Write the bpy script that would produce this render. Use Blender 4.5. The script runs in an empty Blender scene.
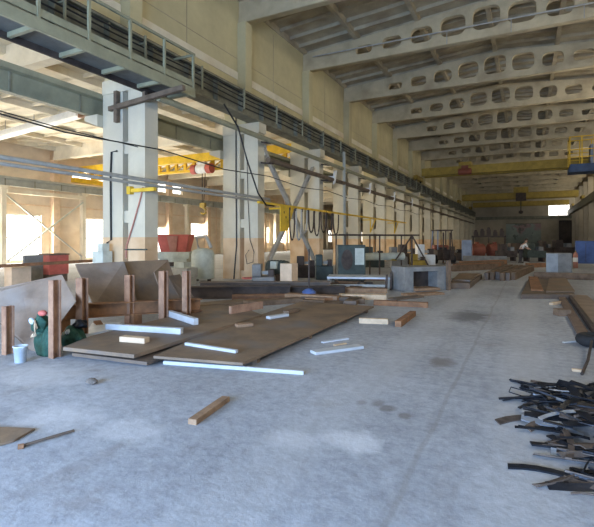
import bpy, bmesh, math, random
from mathutils import Vector, Matrix, Euler
random.seed(7)
R = math.radians
SC = bpy.context.scene
COL = SC.collection
TH = R(27.2); CT, ST = math.cos(TH), math.sin(TH)
F, PX0, HY, EYE = 450.0, 296.0, 240.0, 1.6

# ------------------------------------------------------------------ camera, world, lights, exposure
cam = bpy.data.cameras.new('camera'); cam.sensor_width = 36; cam.lens = F*36/594
cam.shift_x = 1/594; cam.shift_y = -23.5/594; cam.clip_end = 400
co = bpy.data.objects.new('camera', cam); COL.objects.link(co)
co.location = (0, 0, EYE); co.rotation_euler = (R(90), 0, TH)
SC.camera = co
w = bpy.data.worlds.new('sky'); SC.world = w; w.use_nodes = True
bg = w.node_tree.nodes['Background']
bg.inputs[0].default_value = (1.0, 0.97, 0.90, 1); bg.inputs[1].default_value = 3.0
SC.view_settings.view_transform = 'Standard'; SC.view_settings.look = 'None'
SC.view_settings.gamma = 1; SC.view_settings.use_curve_mapping = False
SC.view_settings.exposure = -0.06
SC.cycles.use_denoising = True
SC.cycles.max_bounces = 8; SC.cycles.diffuse_bounces = 5; SC.cycles.sample_clamp_indirect = 6

def area(name, loc, aim, sx, sy, power, color):
    l = bpy.data.lights.new(name, 'AREA'); l.shape = 'RECTANGLE'; l.size = sx; l.size_y = sy
    l.energy = power; l.color = color
    o = bpy.data.objects.new(name, l); COL.objects.link(o); o.location = loc
    o.rotation_euler = (Vector(aim)-Vector(loc)).to_track_quat('-Z', 'Z').to_euler()
    return o
WARM = (1.0, 0.93, 0.80); COOL = (0.36, 0.59, 1.0)
# daylight standing in the window openings of the side bay, and the open gates at the near end
area('gate_daylight', (-3.2, -6.3, 2.0), (-3.8, 0, -1.2), 9.4, 3.4, 4300, COOL)
for k in range(4):
    area('warm_ribbon_fill', (8.75, 9+22*k, 8.9), (-6, 9+22*k, 6.2), 21, 2.4, (3600, 2100, 1100, 650)[k], (1.0, .87, .64))  # unseen fill, added to warm the left wall and the roof undersides
DAY = []   # filled with the window openings further down

# ------------------------------------------------------------------ pixel helpers (photo pixels to world points)
def ray(px):
    u = (px-PX0)/F
    return u*CT-ST, u*ST+CT
def G(px, py, h=0.0):
    d = (EYE-h)*F/(py-HY); a, b = ray(px); return Vector((a*d, b*d, h))
def WY(px, py, Y):
    a, b = ray(px); d = Y/b; return Vector((a*d, Y, EYE+(HY-py)*d/F))
def WX(px, py, X):
    a, b = ray(px); d = X/a; return Vector((X, b*d, EYE+(HY-py)*d/F))
def WD(px, py, d):
    a, b = ray(px); return Vector((a*d, b*d, EYE+(HY-py)*d/F))

# ------------------------------------------------------------------ materials
def mat(name, c, rough=0.8, var=0.18, scale=2.0, metal=0.0, bump=0.15, c2=None, detail=6, stain=None, spec=0.3):
    m = bpy.data.materials.new(name); m.use_nodes = True; nt = m.node_tree; N = nt.nodes; L = nt.links
    b = N['Principled BSDF']; b.inputs['Roughness'].default_value = rough; b.inputs['Metallic'].default_value = metal
    b.inputs['Specular IOR Level'].default_value = spec
    g = N.new('ShaderNodeNewGeometry'); n = N.new('ShaderNodeTexNoise')
    n.inputs['Scale'].default_value = scale; n.inputs['Detail'].default_value = detail; n.inputs['Roughness'].default_value = .65
    L.new(g.outputs['Position'], n.inputs['Vector'])
    r = N.new('ShaderNodeValToRGB')
    lo = c2 if c2 else tuple(x*(1-2*var) for x in c); hi = tuple(min(1, x*(1+var)) for x in c)
    r.color_ramp.elements[0].color = (*lo, 1); r.color_ramp.elements[1].color = (*hi, 1)
    r.color_ramp.elements[0].position = .3; r.color_ramp.elements[1].position = .62
    L.new(n.outputs['Fac'], r.inputs['Fac'])
    out = r.outputs['Color']
    if stain:
        n2 = N.new('ShaderNodeTexNoise'); n2.inputs['Scale'].default_value = stain[1]; n2.inputs['Detail'].default_value = 8
        mp = N.new('ShaderNodeMapping'); mp.inputs['Scale'].default_value = stain[2] if len(stain) > 2 else (1, 1, 1)
        L.new(g.outputs['Position'], mp.inputs['Vector']); L.new(mp.outputs['Vector'], n2.inputs['Vector'])
        r2 = N.new('ShaderNodeValToRGB'); r2.color_ramp.elements[0].position = .52; r2.color_ramp.elements[1].position = .72
        r2.color_ramp.elements[0].color = (0, 0, 0, 1); r2.color_ramp.elements[1].color = (.8, .8, .8, 1)
        L.new(n2.outputs['Fac'], r2.inputs['Fac'])
        mx = N.new('ShaderNodeMixRGB'); L.new(r2.outputs['Color'], mx.inputs['Fac']); L.new(out, mx.inputs['Color1'])
        mx.inputs['Color2'].default_value = (*stain[0], 1); out = mx.outputs['Color']
    L.new(out, b.inputs['Base Color'])
    if bump:
        n3 = N.new('ShaderNodeTexNoise'); n3.inputs['Scale'].default_value = scale*9; n3.inputs['Detail'].default_value = 5
        L.new(g.outputs['Position'], n3.inputs['Vector'])
        bp = N.new('ShaderNodeBump'); bp.inputs['Strength'].default_value = bump; bp.inputs['Distance'].default_value = .02
        L.new(n3.outputs['Fac'], bp.inputs['Height']); L.new(bp.outputs['Normal'], b.inputs['Normal'])
    m['out'] = 0
    return m, out, nt

M = {}
def addm(key, *a, **k): M[key] = mat(key, *a, **k)[0]
addm('beam_concrete', (.51, .43, .28), .9, .10, .8, stain=((.32, .25, .16), .7))
addm('slab_concrete', (.42, .365, .26), .9, .12, .9, stain=((.26, .21, .15), .8))
addm('wall_panel', (.55, .485, .29), .9, .08, .5, stain=((.36, .30, .19), .35, (1, 1, .35)))
addm('bay_wall', (.68, .57, .43), .9, .08, .7, stain=((.52, .36, .21), .5, (1, .5, 1)))
addm('bay_slab', (.74, .68, .54), .9, .08, .9, stain=((.62, .50, .34), .5))
addm('back_wall', (.43, .37, .265), .9, .12, .4)
addm('grey_green_steel', (.28, .27, .18), .6, .12, 1.5)
addm('platform_steel', (.27, .265, .175), .55, .10, 2)
addm('platform_sheet', (.14, .145, .135), .6, .15, 2)
addm('runway_grey', (.34, .35, .31), .7, .10, 1.2)
addm('dark_olive_steel', (.20, .19, .135), .6, .2, 2)
addm('dark_steel', (.068, .05, .04), .75, .25, 3)
addm('black_cable', (.025, .025, .025), .6, .1, 3, bump=0)
addm('brown_pipe', (.14, .105, .075), .7, .2, 3)
addm('grey_pipe', (.38, .37, .33), .5, .12, 3)
addm('rust', (.25, .125, .06), .8, .2, 4, c2=(.14, .075, .042))
addm('rust_post', (.33, .19, .115), .8, .15, 5, c2=(.21, .11, .068))
addm('plate_brown', (.205, .140, .088), .6, .15, 2.2, c2=(.13, .095, .068), stain=((.16, .155, .155), 1.2))
addm('plate_dark', (.15, .105, .072), .55, .15, 2.2, c2=(.09, .075, .065))
addm('plate_grey', (.26, .195, .145), .55, .12, 1.6, c2=(.17, .125, .095), stain=((.30, .275, .25), 1.1))
addm('bar_dull', (.15, .105, .08), .75, .2, 4)
addm('white_timber', (.47, .48, .48), .7, .06, 5)
addm('wood', (.30, .19, .11), .85, .15, 6, c2=(.19, .115, .07))
addm('pale_wood', (.58, .43, .28), .85, .12, 6)
addm('dark_wood', (.17, .115, .075), .85, .2, 5)
addm('yellow_paint', (.72, .46, .035), .5, .12, 2)
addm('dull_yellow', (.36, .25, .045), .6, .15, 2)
addm('red_paint', (.52, .13, .10), .6, .12, 3)
addm('tank_red', (.24, .075, .045), .6, .15, 2)
addm('blue_paint', (.065, .11, .26), .55, .15, 2)
addm('platform_blue', (.04, .07, .14), .55, .15, 2)
addm('grey_blue', (.24, .29, .38), .6, .15, 2)
addm('green_cloth', (.028, .085, .06), .75, .25, 12, bump=.4)
addm('green_machine', (.055, .07, .06), .6, .2, 3)
addm('pale_machine', (.50, .53, .46), .55, .12, 3)
addm('white_paint', (.76, .77, .75), .5, .06, 4)
addm('pail_white', (.55, .62, .68), .45, .08, 8)
addm('pale_sheet', (.55, .58, .62), .4, .1, 3)
addm('hose_red', (.42, .19, .14), .6, .1, 4, bump=0)
addm('peach_board', (.66, .49, .33), .85, .08, 3)
addm('scrap_black', (.022, .024, .03), .42, .3, 8, metal=.5)
addm('scrap_brown', (.10, .075, .06), .6, .3, 8)
addm('scrap_bright', (.55, .60, .68), .28, .1, 6, metal=.8)
addm('stone', (.17, .14, .115), .95, .2, 14, bump=.6)
addm('skin', (.45, .27, .19), .6, .06, 10)
addm('shirt_white', (.75, .72, .66), .85, .06, 10)
addm('trousers_dark', (.05, .045, .045), .85, .15, 10)
addm('hair_dark', (.04, .03, .022), .7, .2, 30)
addm('crate_grey', (.22, .215, .20), .8, .15, 3)
addm('crate_film', (.30, .32, .33), .45, .1, 4)
addm('tyre', (.02, .02, .021), .8, .2, 12)
addm('gate_dark', (.075, .06, .048), .8, .2, 1)

# columns: white paint over a peach dado, painted to eye height
m, out, nt = mat('column_paint', (.58, .53, .40), .85, .07, .9, stain=((.47, .44, .36), .8, (1, 1, .3)))
N, L = nt.nodes, nt.links
g = N.new('ShaderNodeNewGeometry'); sx = N.new('ShaderNodeSeparateXYZ'); L.new(g.outputs['Position'], sx.inputs[0])
lt = N.new('ShaderNodeMath'); lt.operation = 'LESS_THAN'; L.new(sx.outputs['Z'], lt.inputs[0]); lt.inputs[1].default_value = 1.68
nn = N.new('ShaderNodeTexNoise'); nn.inputs['Scale'].default_value = 1.4; nn.inputs['Detail'].default_value = 7
L.new(g.outputs['Position'], nn.inputs['Vector'])
rr = N.new('ShaderNodeValToRGB'); rr.color_ramp.elements[0].color = (.58, .38, .21, 1); rr.color_ramp.elements[1].color = (.72, .53, .33, 1)
rr.color_ramp.elements[0].position = .35; rr.color_ramp.elements[1].position = .6
L.new(nn.outputs['Fac'], rr.inputs['Fac'])
mx = N.new('ShaderNodeMixRGB'); L.new(lt.outputs[0], mx.inputs['Fac']); L.new(out, mx.inputs['Color1']); L.new(rr.outputs['Color'], mx.inputs['Color2'])
L.new(mx.outputs['Color'], N['Principled BSDF'].inputs['Base Color']); M['column_paint'] = m

# floor: worn dusty concrete with wheel tracks and oil stains
m = bpy.data.materials.new('floor_concrete'); m.use_nodes = True; nt = m.node_tree; N, L = nt.nodes, nt.links
b = N['Principled BSDF']; b.inputs['Roughness'].default_value = .82; b.inputs['Specular IOR Level'].default_value = .3
g = N.new('ShaderNodeNewGeometry')
def noise(sc, det=8, ro=.65, stretch=None):
    n = N.new('ShaderNodeTexNoise'); n.inputs['Scale'].default_value = sc; n.inputs['Detail'].default_value = det; n.inputs['Roughness'].default_value = ro
    if stretch:
        mp = N.new('ShaderNodeMapping'); mp.inputs['Scale'].default_value = stretch; L.new(g.outputs['Position'], mp.inputs['Vector']); L.new(mp.outputs['Vector'], n.inputs['Vector'])
    else: L.new(g.outputs['Position'], n.inputs['Vector'])
    return n.outputs['Fac']
def ramp(fac, p0, c0, p1, c1):
    r = N.new('ShaderNodeValToRGB'); e = r.color_ramp.elements
    e[0].position = p0; e[0].color = (*c0, 1); e[1].position = p1; e[1].color = (*c1, 1); L.new(fac, r.inputs['Fac']); return r.outputs['Color']
def mixc(fac, a, bb, typ='MIX'):
    x = N.new('ShaderNodeMixRGB'); x.blend_type = typ
    if isinstance(fac, float): x.inputs['Fac'].default_value = fac
    else: L.new(fac, x.inputs['Fac'])
    L.new(a, x.inputs['Color1'])
    if isinstance(bb, tuple): x.inputs['Color2'].default_value = (*bb, 1)
    else: L.new(bb, x.inputs['Color2'])
    return x.outputs['Color']
base = ramp(noise(.55), .3, (.315, .325, .345), .66, (.44, .46, .495))
fine = ramp(noise(9, 10, .75), .34, (.62, .62, .62), .62, (1.08, 1.08, 1.08))
c = mixc(.8, base, fine, 'MULTIPLY')
speck = ramp(noise(30, 6, .7), .60, (0, 0, 0), .72, (.55, .55, .55))
c = mixc(speck, c, (.62, .63, .65))
scr = ramp(noise(2.2, 6, .6, (1, .12, 1)), .56, (0, 0, 0), .72, (.5, .5, .5))
c = mixc(scr, c, (.25, .23, .21))
st = ramp(noise(.9, 7, .6), .62, (0, 0, 0), .74, (.75, .75, .75))
c = mixc(st, c, (.23, .20, .175))
def spot(c, x, y, rx, ry, col, amt):
    mp = N.new('ShaderNodeMapping'); mp.vector_type = 'TEXTURE'; mp.inputs['Location'].default_value = (x, y, 0); mp.inputs['Scale'].default_value = (rx*2, ry*2, 2)
    L.new(g.outputs['Position'], mp.inputs['Vector']); ln = N.new('ShaderNodeVectorMath'); ln.operation = 'LENGTH'; L.new(mp.outputs['Vector'], ln.inputs[0])
    ad = N.new('ShaderNodeMath'); ad.operation = 'MULTIPLY_ADD'; L.new(noise(4, 6, .7), ad.inputs[0]); ad.inputs[1].default_value = .8; L.new(ln.outputs['Value'], ad.inputs[2])
    return mixc(ramp(ad.outputs[0], .62, (amt,)*3, .88, (0, 0, 0)), c, col)
p_ = G(467, 316); c = spot(c, p_.x, p_.y, .55, 1.0, (.10, .10, .105), .75)
for (a_, b_, r_) in ((362, 402, .07), (378, 403, .1), (388, 408, .09), (404, 416, .07), (440, 362, .22), (150, 300, .6)):
    p_ = G(a_, b_); c = spot(c, p_.x, p_.y, r_, r_*1.3, (.17, .155, .14), .7)
sp = N.new('ShaderNodeSeparateXYZ'); L.new(g.outputs['Position'], sp.inputs[0])
def line(c, x, wd, col, amt, wob=.06):
    ad = N.new('ShaderNodeMath'); ad.operation = 'MULTIPLY_ADD'; L.new(noise(.8, 3), ad.inputs[0]); ad.inputs[1].default_value = wob*2; L.new(sp.outputs['X'], ad.inputs[2])
    su = N.new('ShaderNodeMath'); su.operation = 'SUBTRACT'; L.new(ad.outputs[0], su.inputs[0]); su.inputs[1].default_value = x+wob
    ab = N.new('ShaderNodeMath'); ab.operation = 'ABSOLUTE'; L.new(su.outputs[0], ab.inputs[0])
    return mixc(ramp(ab.outputs[0], wd*.4, (amt,)*3, wd, (0, 0, 0)), c, col)
c = line(c, -.72, .03, (.24, .23, .21), .4)
for (a_, b_, r_, q_) in ((352, 441, .22, .6), (60, 416, .35, .45), (130, 430, .3, .4), (40, 375, .5, .4), (290, 440, .2, .4)):
    p_ = G(a_, b_); c = spot(c, p_.x, p_.y, r_*1.5, r_, (.68, .69, .70), q_)
c = line(c, -.05, .35, (.50, .50, .50), .35, .15)
c = line(c, -1.6, .40, (.50, .50, .50), .3, .2)
L.new(c, b.inputs['Base Color'])
bp = N.new('ShaderNodeBump'); bp.inputs['Strength'].default_value = .5; bp.inputs['Distance'].default_value = .012
L.new(noise(14, 9, .7), bp.inputs['Height']); L.new(bp.outputs['Normal'], b.inputs['Normal'])
M['floor_concrete'] = m

# mural board: teal with faded pink and dark shapes
m = bpy.data.materials.new('mural_board'); m.use_nodes = True; nt = m.node_tree; N, L = nt.nodes, nt.links
b = N['Principled BSDF']; b.inputs['Roughness'].default_value = .8; g = N.new('ShaderNodeNewGeometry')
c = ramp(noise(.5, 3), .42, (.25, .30, .26), .6, (.36, .41, .36))
c = mixc(ramp(noise(.42, 2, .5, (1, 1, 1.3)), .52, (0, 0, 0), .58, (.8, .8, .8)), c, (.40, .24, .23))
c = mixc(ramp(noise(.9, 2), .58, (0, 0, 0), .66, (.8, .8, .8)), c, (.09, .10, .09))
L.new(c, b.inputs['Base Color']); M['mural_board'] = m

# window glass: lets the daylight through, keeps a faint sheen
m = bpy.data.materials.new('window_glass'); m.use_nodes = True; nt = m.node_tree; N, L = nt.nodes, nt.links
N.remove(N['Principled BSDF']); tr = N.new('ShaderNodeBsdfTransparent'); gl = N.new('ShaderNodeBsdfGlossy')
gl.inputs['Roughness'].default_value = .1; mxs = N.new('ShaderNodeMixShader'); mxs.inputs[0].default_value = .06
L.new(tr.outputs[0], mxs.inputs[1]); L.new(gl.outputs[0], mxs.inputs[2]); L.new(mxs.outputs[0], N['Material Output'].inputs[0])
M['window_glass'] = m

# ------------------------------------------------------------------ mesh builder
ORG = {}
class MB:
    def __init__(s): s.bm = bmesh.new()
    def box(s, x0, x1, y0, y1, z0, z1):
        v = [s.bm.verts.new(p) for p in ((x0,y0,z0),(x1,y0,z0),(x1,y1,z0),(x0,y1,z0),(x0,y0,z1),(x1,y0,z1),(x1,y1,z1),(x0,y1,z1))]
        for f in ((0,3,2,1),(4,5,6,7),(0,1,5,4),(1,2,6,5),(2,3,7,6),(3,0,4,7)): s.bm.faces.new([v[i] for i in f])
        return s
    def bar(s, p0, p1, w, h, up=(0,0,1)):
        p0, p1 = Vector(p0), Vector(p1); d = (p1-p0).normalized(); up = Vector(up)
        if abs(d.dot(up)) > .98: up = Vector((0,1,0)) if abs(d.y) < .9 else Vector((1,0,0))
        x = d.cross(up).normalized()*w/2; z = x.cross(d).normalized()*h/2
        v = [s.bm.verts.new(p) for p in (p0-x-z, p0+x-z, p0+x+z, p0-x+z, p1-x-z, p1+x-z, p1+x+z, p1-x+z)]
        for f in ((0,1,2,3),(7,6,5,4),(0,4,5,1),(1,5,6,2),(2,6,7,3),(3,7,4,0)): s.bm.faces.new([v[i] for i in f])
        return s
    def slab(s, pts, t):
        # polygon with thickness along its own normal (t may be negative)
        pts = [Vector(p) for p in pts]; n = Vector((0,0,0))
        for i in range(len(pts)):
            a, b2 = pts[i], pts[(i+1) % len(pts)]; n += a.cross(b2)
        n.normalize()
        if n.z < 0: pts.reverse(); n = -n
        k = len(pts); a = [s.bm.verts.new(p) for p in pts]; b2 = [s.bm.verts.new(p-n*t) for p in pts]
        s.bm.faces.new(a); s.bm.faces.new(b2[::-1])
        for i in range(k): s.bm.faces.new((a[i], b2[i], b2[(i+1) % k], a[(i+1) % k]))
        return s
    def tube(s, pts, r, n=8):
        pts = [Vector(p) for p in pts]; rings = []
        for i, p in enumerate(pts):
            d = (pts[min(i+1, len(pts)-1)]-pts[max(i-1, 0)]).normalized()
            up = Vector((0,0,1)) if abs(d.z) < .9 else Vector((1,0,0))
            x = d.cross(up).normalized(); y = x.cross(d).normalized()
            rr = r[i] if isinstance(r, (list, tuple)) else r
            rings.append([s.bm.verts.new(p+x*rr*math.cos(2*math.pi*k/n)+y*rr*math.sin(2*math.pi*k/n)) for k in range(n)])
        for a, b2 in zip(rings, rings[1:]):
            for k in range(n): s.bm.faces.new((a[k], a[(k+1) % n], b2[(k+1) % n], b2[k]))
        s.bm.faces.new(rings[0][::-1]); s.bm.faces.new(rings[-1])
        return s
    def lathe(s, c, prof, n=20, ax='z'):
        c = Vector(c); rings = []
        for r, z in prof:
            ring = []
            for k in range(n):
                a = 2*math.pi*k/n; q = Vector((r*math.cos(a), r*math.sin(a), z))
                if ax == 'y': q = Vector((q.x, z, q.y))
                if ax == 'x': q = Vector((z, q.x, q.y))
                ring.append(s.bm.verts.new(c+q))
            rings.append(ring)
        for a, b2 in zip(rings, rings[1:]):
            for k in range(n): s.bm.faces.new((a[k], a[(k+1) % n], b2[(k+1) % n], b2[k]))
        s.bm.faces.new(rings[0][::-1]); s.bm.faces.new(rings[-1])
        return s
    def ibeam(s, p0, p1, h, w, t=.02, up=(0,0,1)):
        p0, p1 = Vector(p0), Vector(p1); u = Vector(up)
        d = (p1-p0).normalized()
        if abs(d.dot(u)) > .98: u = Vector((0,1,0))
        s.bar(p0+u*(h/2-t/2), p1+u*(h/2-t/2), w, t, u); s.bar(p0-u*(h/2-t/2), p1-u*(h/2-t/2), w, t, u)
        s.bar(p0, p1, t, h-2*t, u); return s
    def blob(s, c, rx, ry, rz, seed=0, amp=.15, sub=3):
        rs = random.Random(seed); r = bmesh.ops.create_icosphere(s.bm, subdivisions=sub, radius=1)
        dirs = [(Vector((rs.uniform(-1,1), rs.uniform(-1,1), rs.uniform(-1,1))).normalized(), rs.uniform(2, 6), rs.uniform(0, 6)) for _ in range(7)]
        for v in r['verts']:
            k = 1+amp*sum(math.sin(d.dot(v.co)*f+ph) for d, f, ph in dirs)/2.2
            q = v.co*k; q.z = max(q.z, -.78)
            v.co = Vector(c)+Vector((q.x*rx, q.y*ry, q.z*rz))
        return s
    def build(s, name, m, parent=None, origin=None, bevel=0, smooth=False):
        bmesh.ops.recalc_face_normals(s.bm, faces=s.bm.faces)
        if parent is not None: o0 = ORG.get(parent.name, Vector((0,0,0)))
        elif origin is not None: o0 = Vector(origin)
        else:
            xs = [v.co for v in s.bm.verts]
            o0 = Vector(((min(v.x for v in xs)+max(v.x for v in xs))/2, (min(v.y for v in xs)+max(v.y for v in xs))/2, min(v.z for v in xs)))
        bmesh.ops.translate(s.bm, vec=-o0, verts=s.bm.verts)
        me = bpy.data.meshes.new(name); s.bm.to_mesh(me); s.bm.free()
        me.materials.append(M[m] if isinstance(m, str) else m)
        if smooth:
            for p in me.polygons: p.use_smooth = True
        o = bpy.data.objects.new(name, me); COL.objects.link(o)
        if parent is not None: o.parent = parent
        else: o.location = o0
        ORG[o.name] = o0
        if bevel:
            md = o.modifiers.new('bevel', 'BEVEL'); md.width = bevel; md.segments = 1; md.limit_method = 'ANGLE'
        return o

def tag(o, label, cat, group=None):
    o['label'] = label; o['category'] = cat
    if group: o['group'] = group
    return o
def thing(name, label, cat, loc, group=None):
    o = bpy.data.objects.new(name, None); COL.objects.link(o); o.location = loc; o.empty_display_size = .2
    ORG[o.name] = Vector(loc); return tag(o, label, cat, group)
def struct(name, mb, m, **k):
    o = mb.build(name, m, **k); o['kind'] = 'structure'; return o
def dup(root, loc, label):
    r = root.copy(); COL.objects.link(r); r.location = loc; r['label'] = label
    for ch in list(root.children):
        c_ = ch.copy(); COL.objects.link(c_); c_.parent = r
        for g_ in list(ch.children):
            d_ = g_.copy(); COL.objects.link(d_); d_.parent = c_
    return r
ORD = ['nearest', 'second', 'third', 'fourth', 'fifth', 'sixth', 'seventh', 'eighth', 'ninth', 'tenth', 'eleventh', 'twelfth', 'thirteenth', 'fourteenth', 'fifteenth', 'sixteenth', 'seventeenth', 'eighteenth']

# ------------------------------------------------------------------ setting
XW = -10.55          # upper wall between the hall and the side bay
XO = -31.5           # outer wall of the side bay
YB = 99.6            # back wall
XR = 8.3             # right wall
XM = -1.6            # roof ridge
struct('floor', MB().box(-34, 10, -6, YB+.4, -.3, 0), 'floor_concrete')
struct('wall_left', MB().box(XW-.2, XW, -6, YB, 6.95, 12.0), 'wall_panel')
j = MB()
for k in range(17):
    y = 12.2+6*k
    if y < YB: j.box(XW, XW+.012, y-.012, y+.012, 7.5, 11.2)
    j.box(XW, XW+.012, max(3, y-3), min(YB, y+3), 9.0, 9.02)
struct('trim_1', j, 'slab_concrete')
# outer wall of the side bay with its openings
OPEN = [(11.0, 14.4, .12, 3.4), (17.8, 20.7, .12, 3.4), (24.4, 27.3, .12, 3.35), (31.6, 33.6, .12, 2.85), (37.1, 39.7, 1.85, 3.4)]  # first opening lies out of view, added for extra daylight
OPEN += [(y, y+2.6, 1.2, 3.4) for y in (44, 50.6, 56.4, 62, 68, 74, 80, 86, 92)]
OPEN += [(23.2, 27.0, 6.15, 6.95), (31.8, 35.8, 6.2, 7.1)]
ys = sorted({-2., YB} | {v for o in OPEN for v in o[:2]}); zs = sorted({0., 8.6} | {v for o in OPEN for v in o[2:]})
mb = MB()
for y0, y1 in zip(ys, ys[1:]):
    run = None
    for z0, z1 in list(zip(zs, zs[1:]))+[(None, None)]:
        solid = z0 is not None and not any(o[0] <= y0 and y1 <= o[1] and o[2] <= z0 and z1 <= o[3] for o in OPEN)
        if solid: run = (run[0], z1) if run else (z0, z1)
        elif run: mb.box(XO-.3, XO, y0, y1, run[0], run[1]); run = None
struct('wall_outer', mb, 'bay_wall')
for i, (y0, y1, z0, z1) in enumerate(OPEN):
    f = MB(); t = .07
    f.box(XO-.22, XO-.1, y0, y0+t, z0, z1).box(XO-.22, XO-.1, y1-t, y1, z0, z1).box(XO-.22, XO-.1, y0+t, y1-t, z0, z0+t).box(XO-.22, XO-.1, y0+t, y1-t, z1-t, z1)
    if z1-z0 > 1.2: f.box(XO-.2, XO-.12, y0+t, y1-t, (z0+z1)/2-.03, (z0+z1)/2+.03)
    fr = struct('window_%d' % (i+1), f, 'grey_pipe')
    MB().box(XO-.17, XO-.16, y0+t, y1-t, z0+t, z1-t).build('pane', 'window_glass', fr)
    if i < 9 or i > 13: DAY.append((y0, y1, z0, z1))
for (y0, y1, z0, z1) in DAY:
    area('window_daylight', (XO-.4, (y0+y1)/2, (z0+z1)/2), (0, (y0+y1)/2, (z0+z1)/2-.3), y1-y0, z1-z0, 500*(y1-y0)*(z1-z0)/3, WARM)
# pilasters of the outer wall
mb = MB()
for k in range(14):
    y = 21.6+6*k; mb.box(XO, XO+.45, y-.25, y+.25, 0, 7.5)
struct('trim_2', mb, 'peach_board')
mb = MB()
for k in range(46):
    y = 9.4+2.0*k
    if not any(o[0]-.1 < y < o[1]+.1 for o in OPEN): mb.box(XO, XO+.03, y-.05, y+.05, 0, 8.1)
mb.box(XO, XO+.04, -2, YB, 4.05, 4.15).box(XO, XO+.04, -2, YB, 7.2, 7.3)
struct('trim_4', mb, 'peach_board')
# side-bay roof: ribbed slabs
mb = MB(); mb.box(XO-.3, XW-.2, -2, YB, 8.45, 8.6)
for k in range(8): mb.box(XO+.5+2.9*k, XO+.68+2.9*k, -2, YB, 8.15, 8.45)
for k in range(70): mb.box(XO, XW-.2, -1+1.5*k, -.9+1.5*k, 8.3, 8.45)
struct('ceiling_bay', mb, 'bay_slab')
# main roof: ribbed slabs in two slopes
def roofz(x): return 11.42+.075*(9-abs(x-XM))
mb = MB()
XL, XRR = -10.75, 8.5
for (xa, xb) in ((XL, XM), (XM, XRR)):
    mb.slab([(xa, -6.2, roofz(xa)+.28), (xb, -6.2, roofz(xb)+.28), (xb, YB+.3, roofz(xb)+.28), (xa, YB+.3, roofz(xa)+.28)], -.15)
for k in range(7):
    x = XM-9+3*k
    mb.bar((x, -4, roofz(x)+.14), (x, YB, roofz(x)+.14), .2, .3)
for k in range(104):
    y = -3.2+1.0*k
    if abs(((y-3.3) % 6)) < .3: continue
    for (xa, xb) in ((XL, XM), (XM, XRR)): mb.bar((xa, y, roofz(xa)+.2), (xb, y, roofz(xb)+.2), .09, .17)
struct('ceiling', mb, 'slab_concrete')
# back wall with a high window
wl = WY(548, 203, YB); wr = WY(570, 216.5, YB)
x0, x1, z0, z1 = wl.x, min(wr.x, 7.6), wr.z, wl.z
mb = MB(); mb.box(-34, x0, YB, YB+.3, 0, 12.4).box(x1, 10, YB, YB+.3, 0, 12.4).box(x0, x1, YB, YB+.3, 0, z0).box(x0, x1, YB, YB+.3, z1, 12.4)
struct('wall_back', mb, 'back_wall')
f = MB(); t = .1
f.box(x0, x0+t, YB+.05, YB+.2, z0, z1).box(x1-t, x1, YB+.05, YB+.2, z0, z1).box(x0+t, x1-t, YB+.05, YB+.2, z0, z0+t).box(x0+t, x1-t, YB+.05, YB+.2, z1-t, z1).box((x0+x1)/2-.04, (x0+x1)/2+.04, YB+.08, YB+.16, z0+t, z1-t)
fr = struct('window_30', f, 'grey_pipe'); MB().box(x0+t, x1-t, YB+.12, YB+.13, z0+t, z1-t).build('pane', 'window_glass', fr)
struct('trim_3', MB().box(-10, XR, YB-.35, YB, 5.7, 6.3), 'dark_olive_steel')
d = MB().box(5.5, 7.6, YB-.12, YB, 0, 5.2); dr = struct('door_1', d, 'gate_dark')
MB().box(5.4, 5.5, YB-.16, YB, 0, 5.3).box(7.6, 7.7, YB-.16, YB, 0, 5.3).box(5.4, 7.7, YB-.16, YB, 5.2, 5.32).build('door_frame', 'dark_steel', dr)
# right wall; its unseen ribbon of high openings is added to let light in
mb = MB(); mb.box(XR, XR+.25, -6.2, YB+.3, 0, 7.6).box(XR, XR+.25, -6.2, YB+.3, 10.2, 12.2)
for k in range(18): mb.box(XR, XR+.25, -4+6*k, min(-3.2+6*k, YB), 7.6, 10.2)
struct('wall_right', mb, 'back_wall')
# near wall behind the camera with its open gate
struct('wall_near', MB().box(-10.6, -8, -6.2, -6, 0, 12.2).box(1.6, XR+.2, -6.2, -6, 0, 12.2).box(-8, 1.6, -6.2, -6, 3.9, 12.2), 'back_wall')

# ------------------------------------------------------------------ columns
YC = [9.3+5.96*k for k in range(16)]
t = thing('column', 'white concrete column with peach dado nearest the camera, behind the leaning steel plates', 'column', (-10.2, YC[0], 0), 'columns between the hall and the side bay')
y0, y1 = YC[0], YC[0]+.5
MB().box(-11.25, -10.42, y0, y1, 0, 5.9).build('rear_branch', 'column_paint', t)
MB().box(-10.2, -9.55, y0, y1, 0, 5.9).build('crane_branch', 'column_paint', t)
MB().box(-11.25, -9.48, y0-.03, y1+.03, 5.9, 6.3).build('column_head', 'column_paint', t)
for z in (.0, 2.1, 4.1): MB().box(-10.42, -10.2, y0+.06, y1-.06, z, z+.35).build('tie', 'column_paint', t)
MB().box(-11.2, -10.15, y0+.02, y1-.02, 6.3, 10.48).build('upper_shaft', 'wall_panel', t)
MB().slab([(-11.25, y0+.1, 5.3), (-11.8, y0+.1, 5.3), (-11.8, y0+.1, 5.16), (-11.25, y0+.1, 4.95)], -.3).build('corbel', 'column_paint', t)
for k in range(1, 16):
    dup(t, (-10.2, YC[k], 0), 'white concrete column with peach dado, %s from the camera in the left row' % ORD[k])
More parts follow.
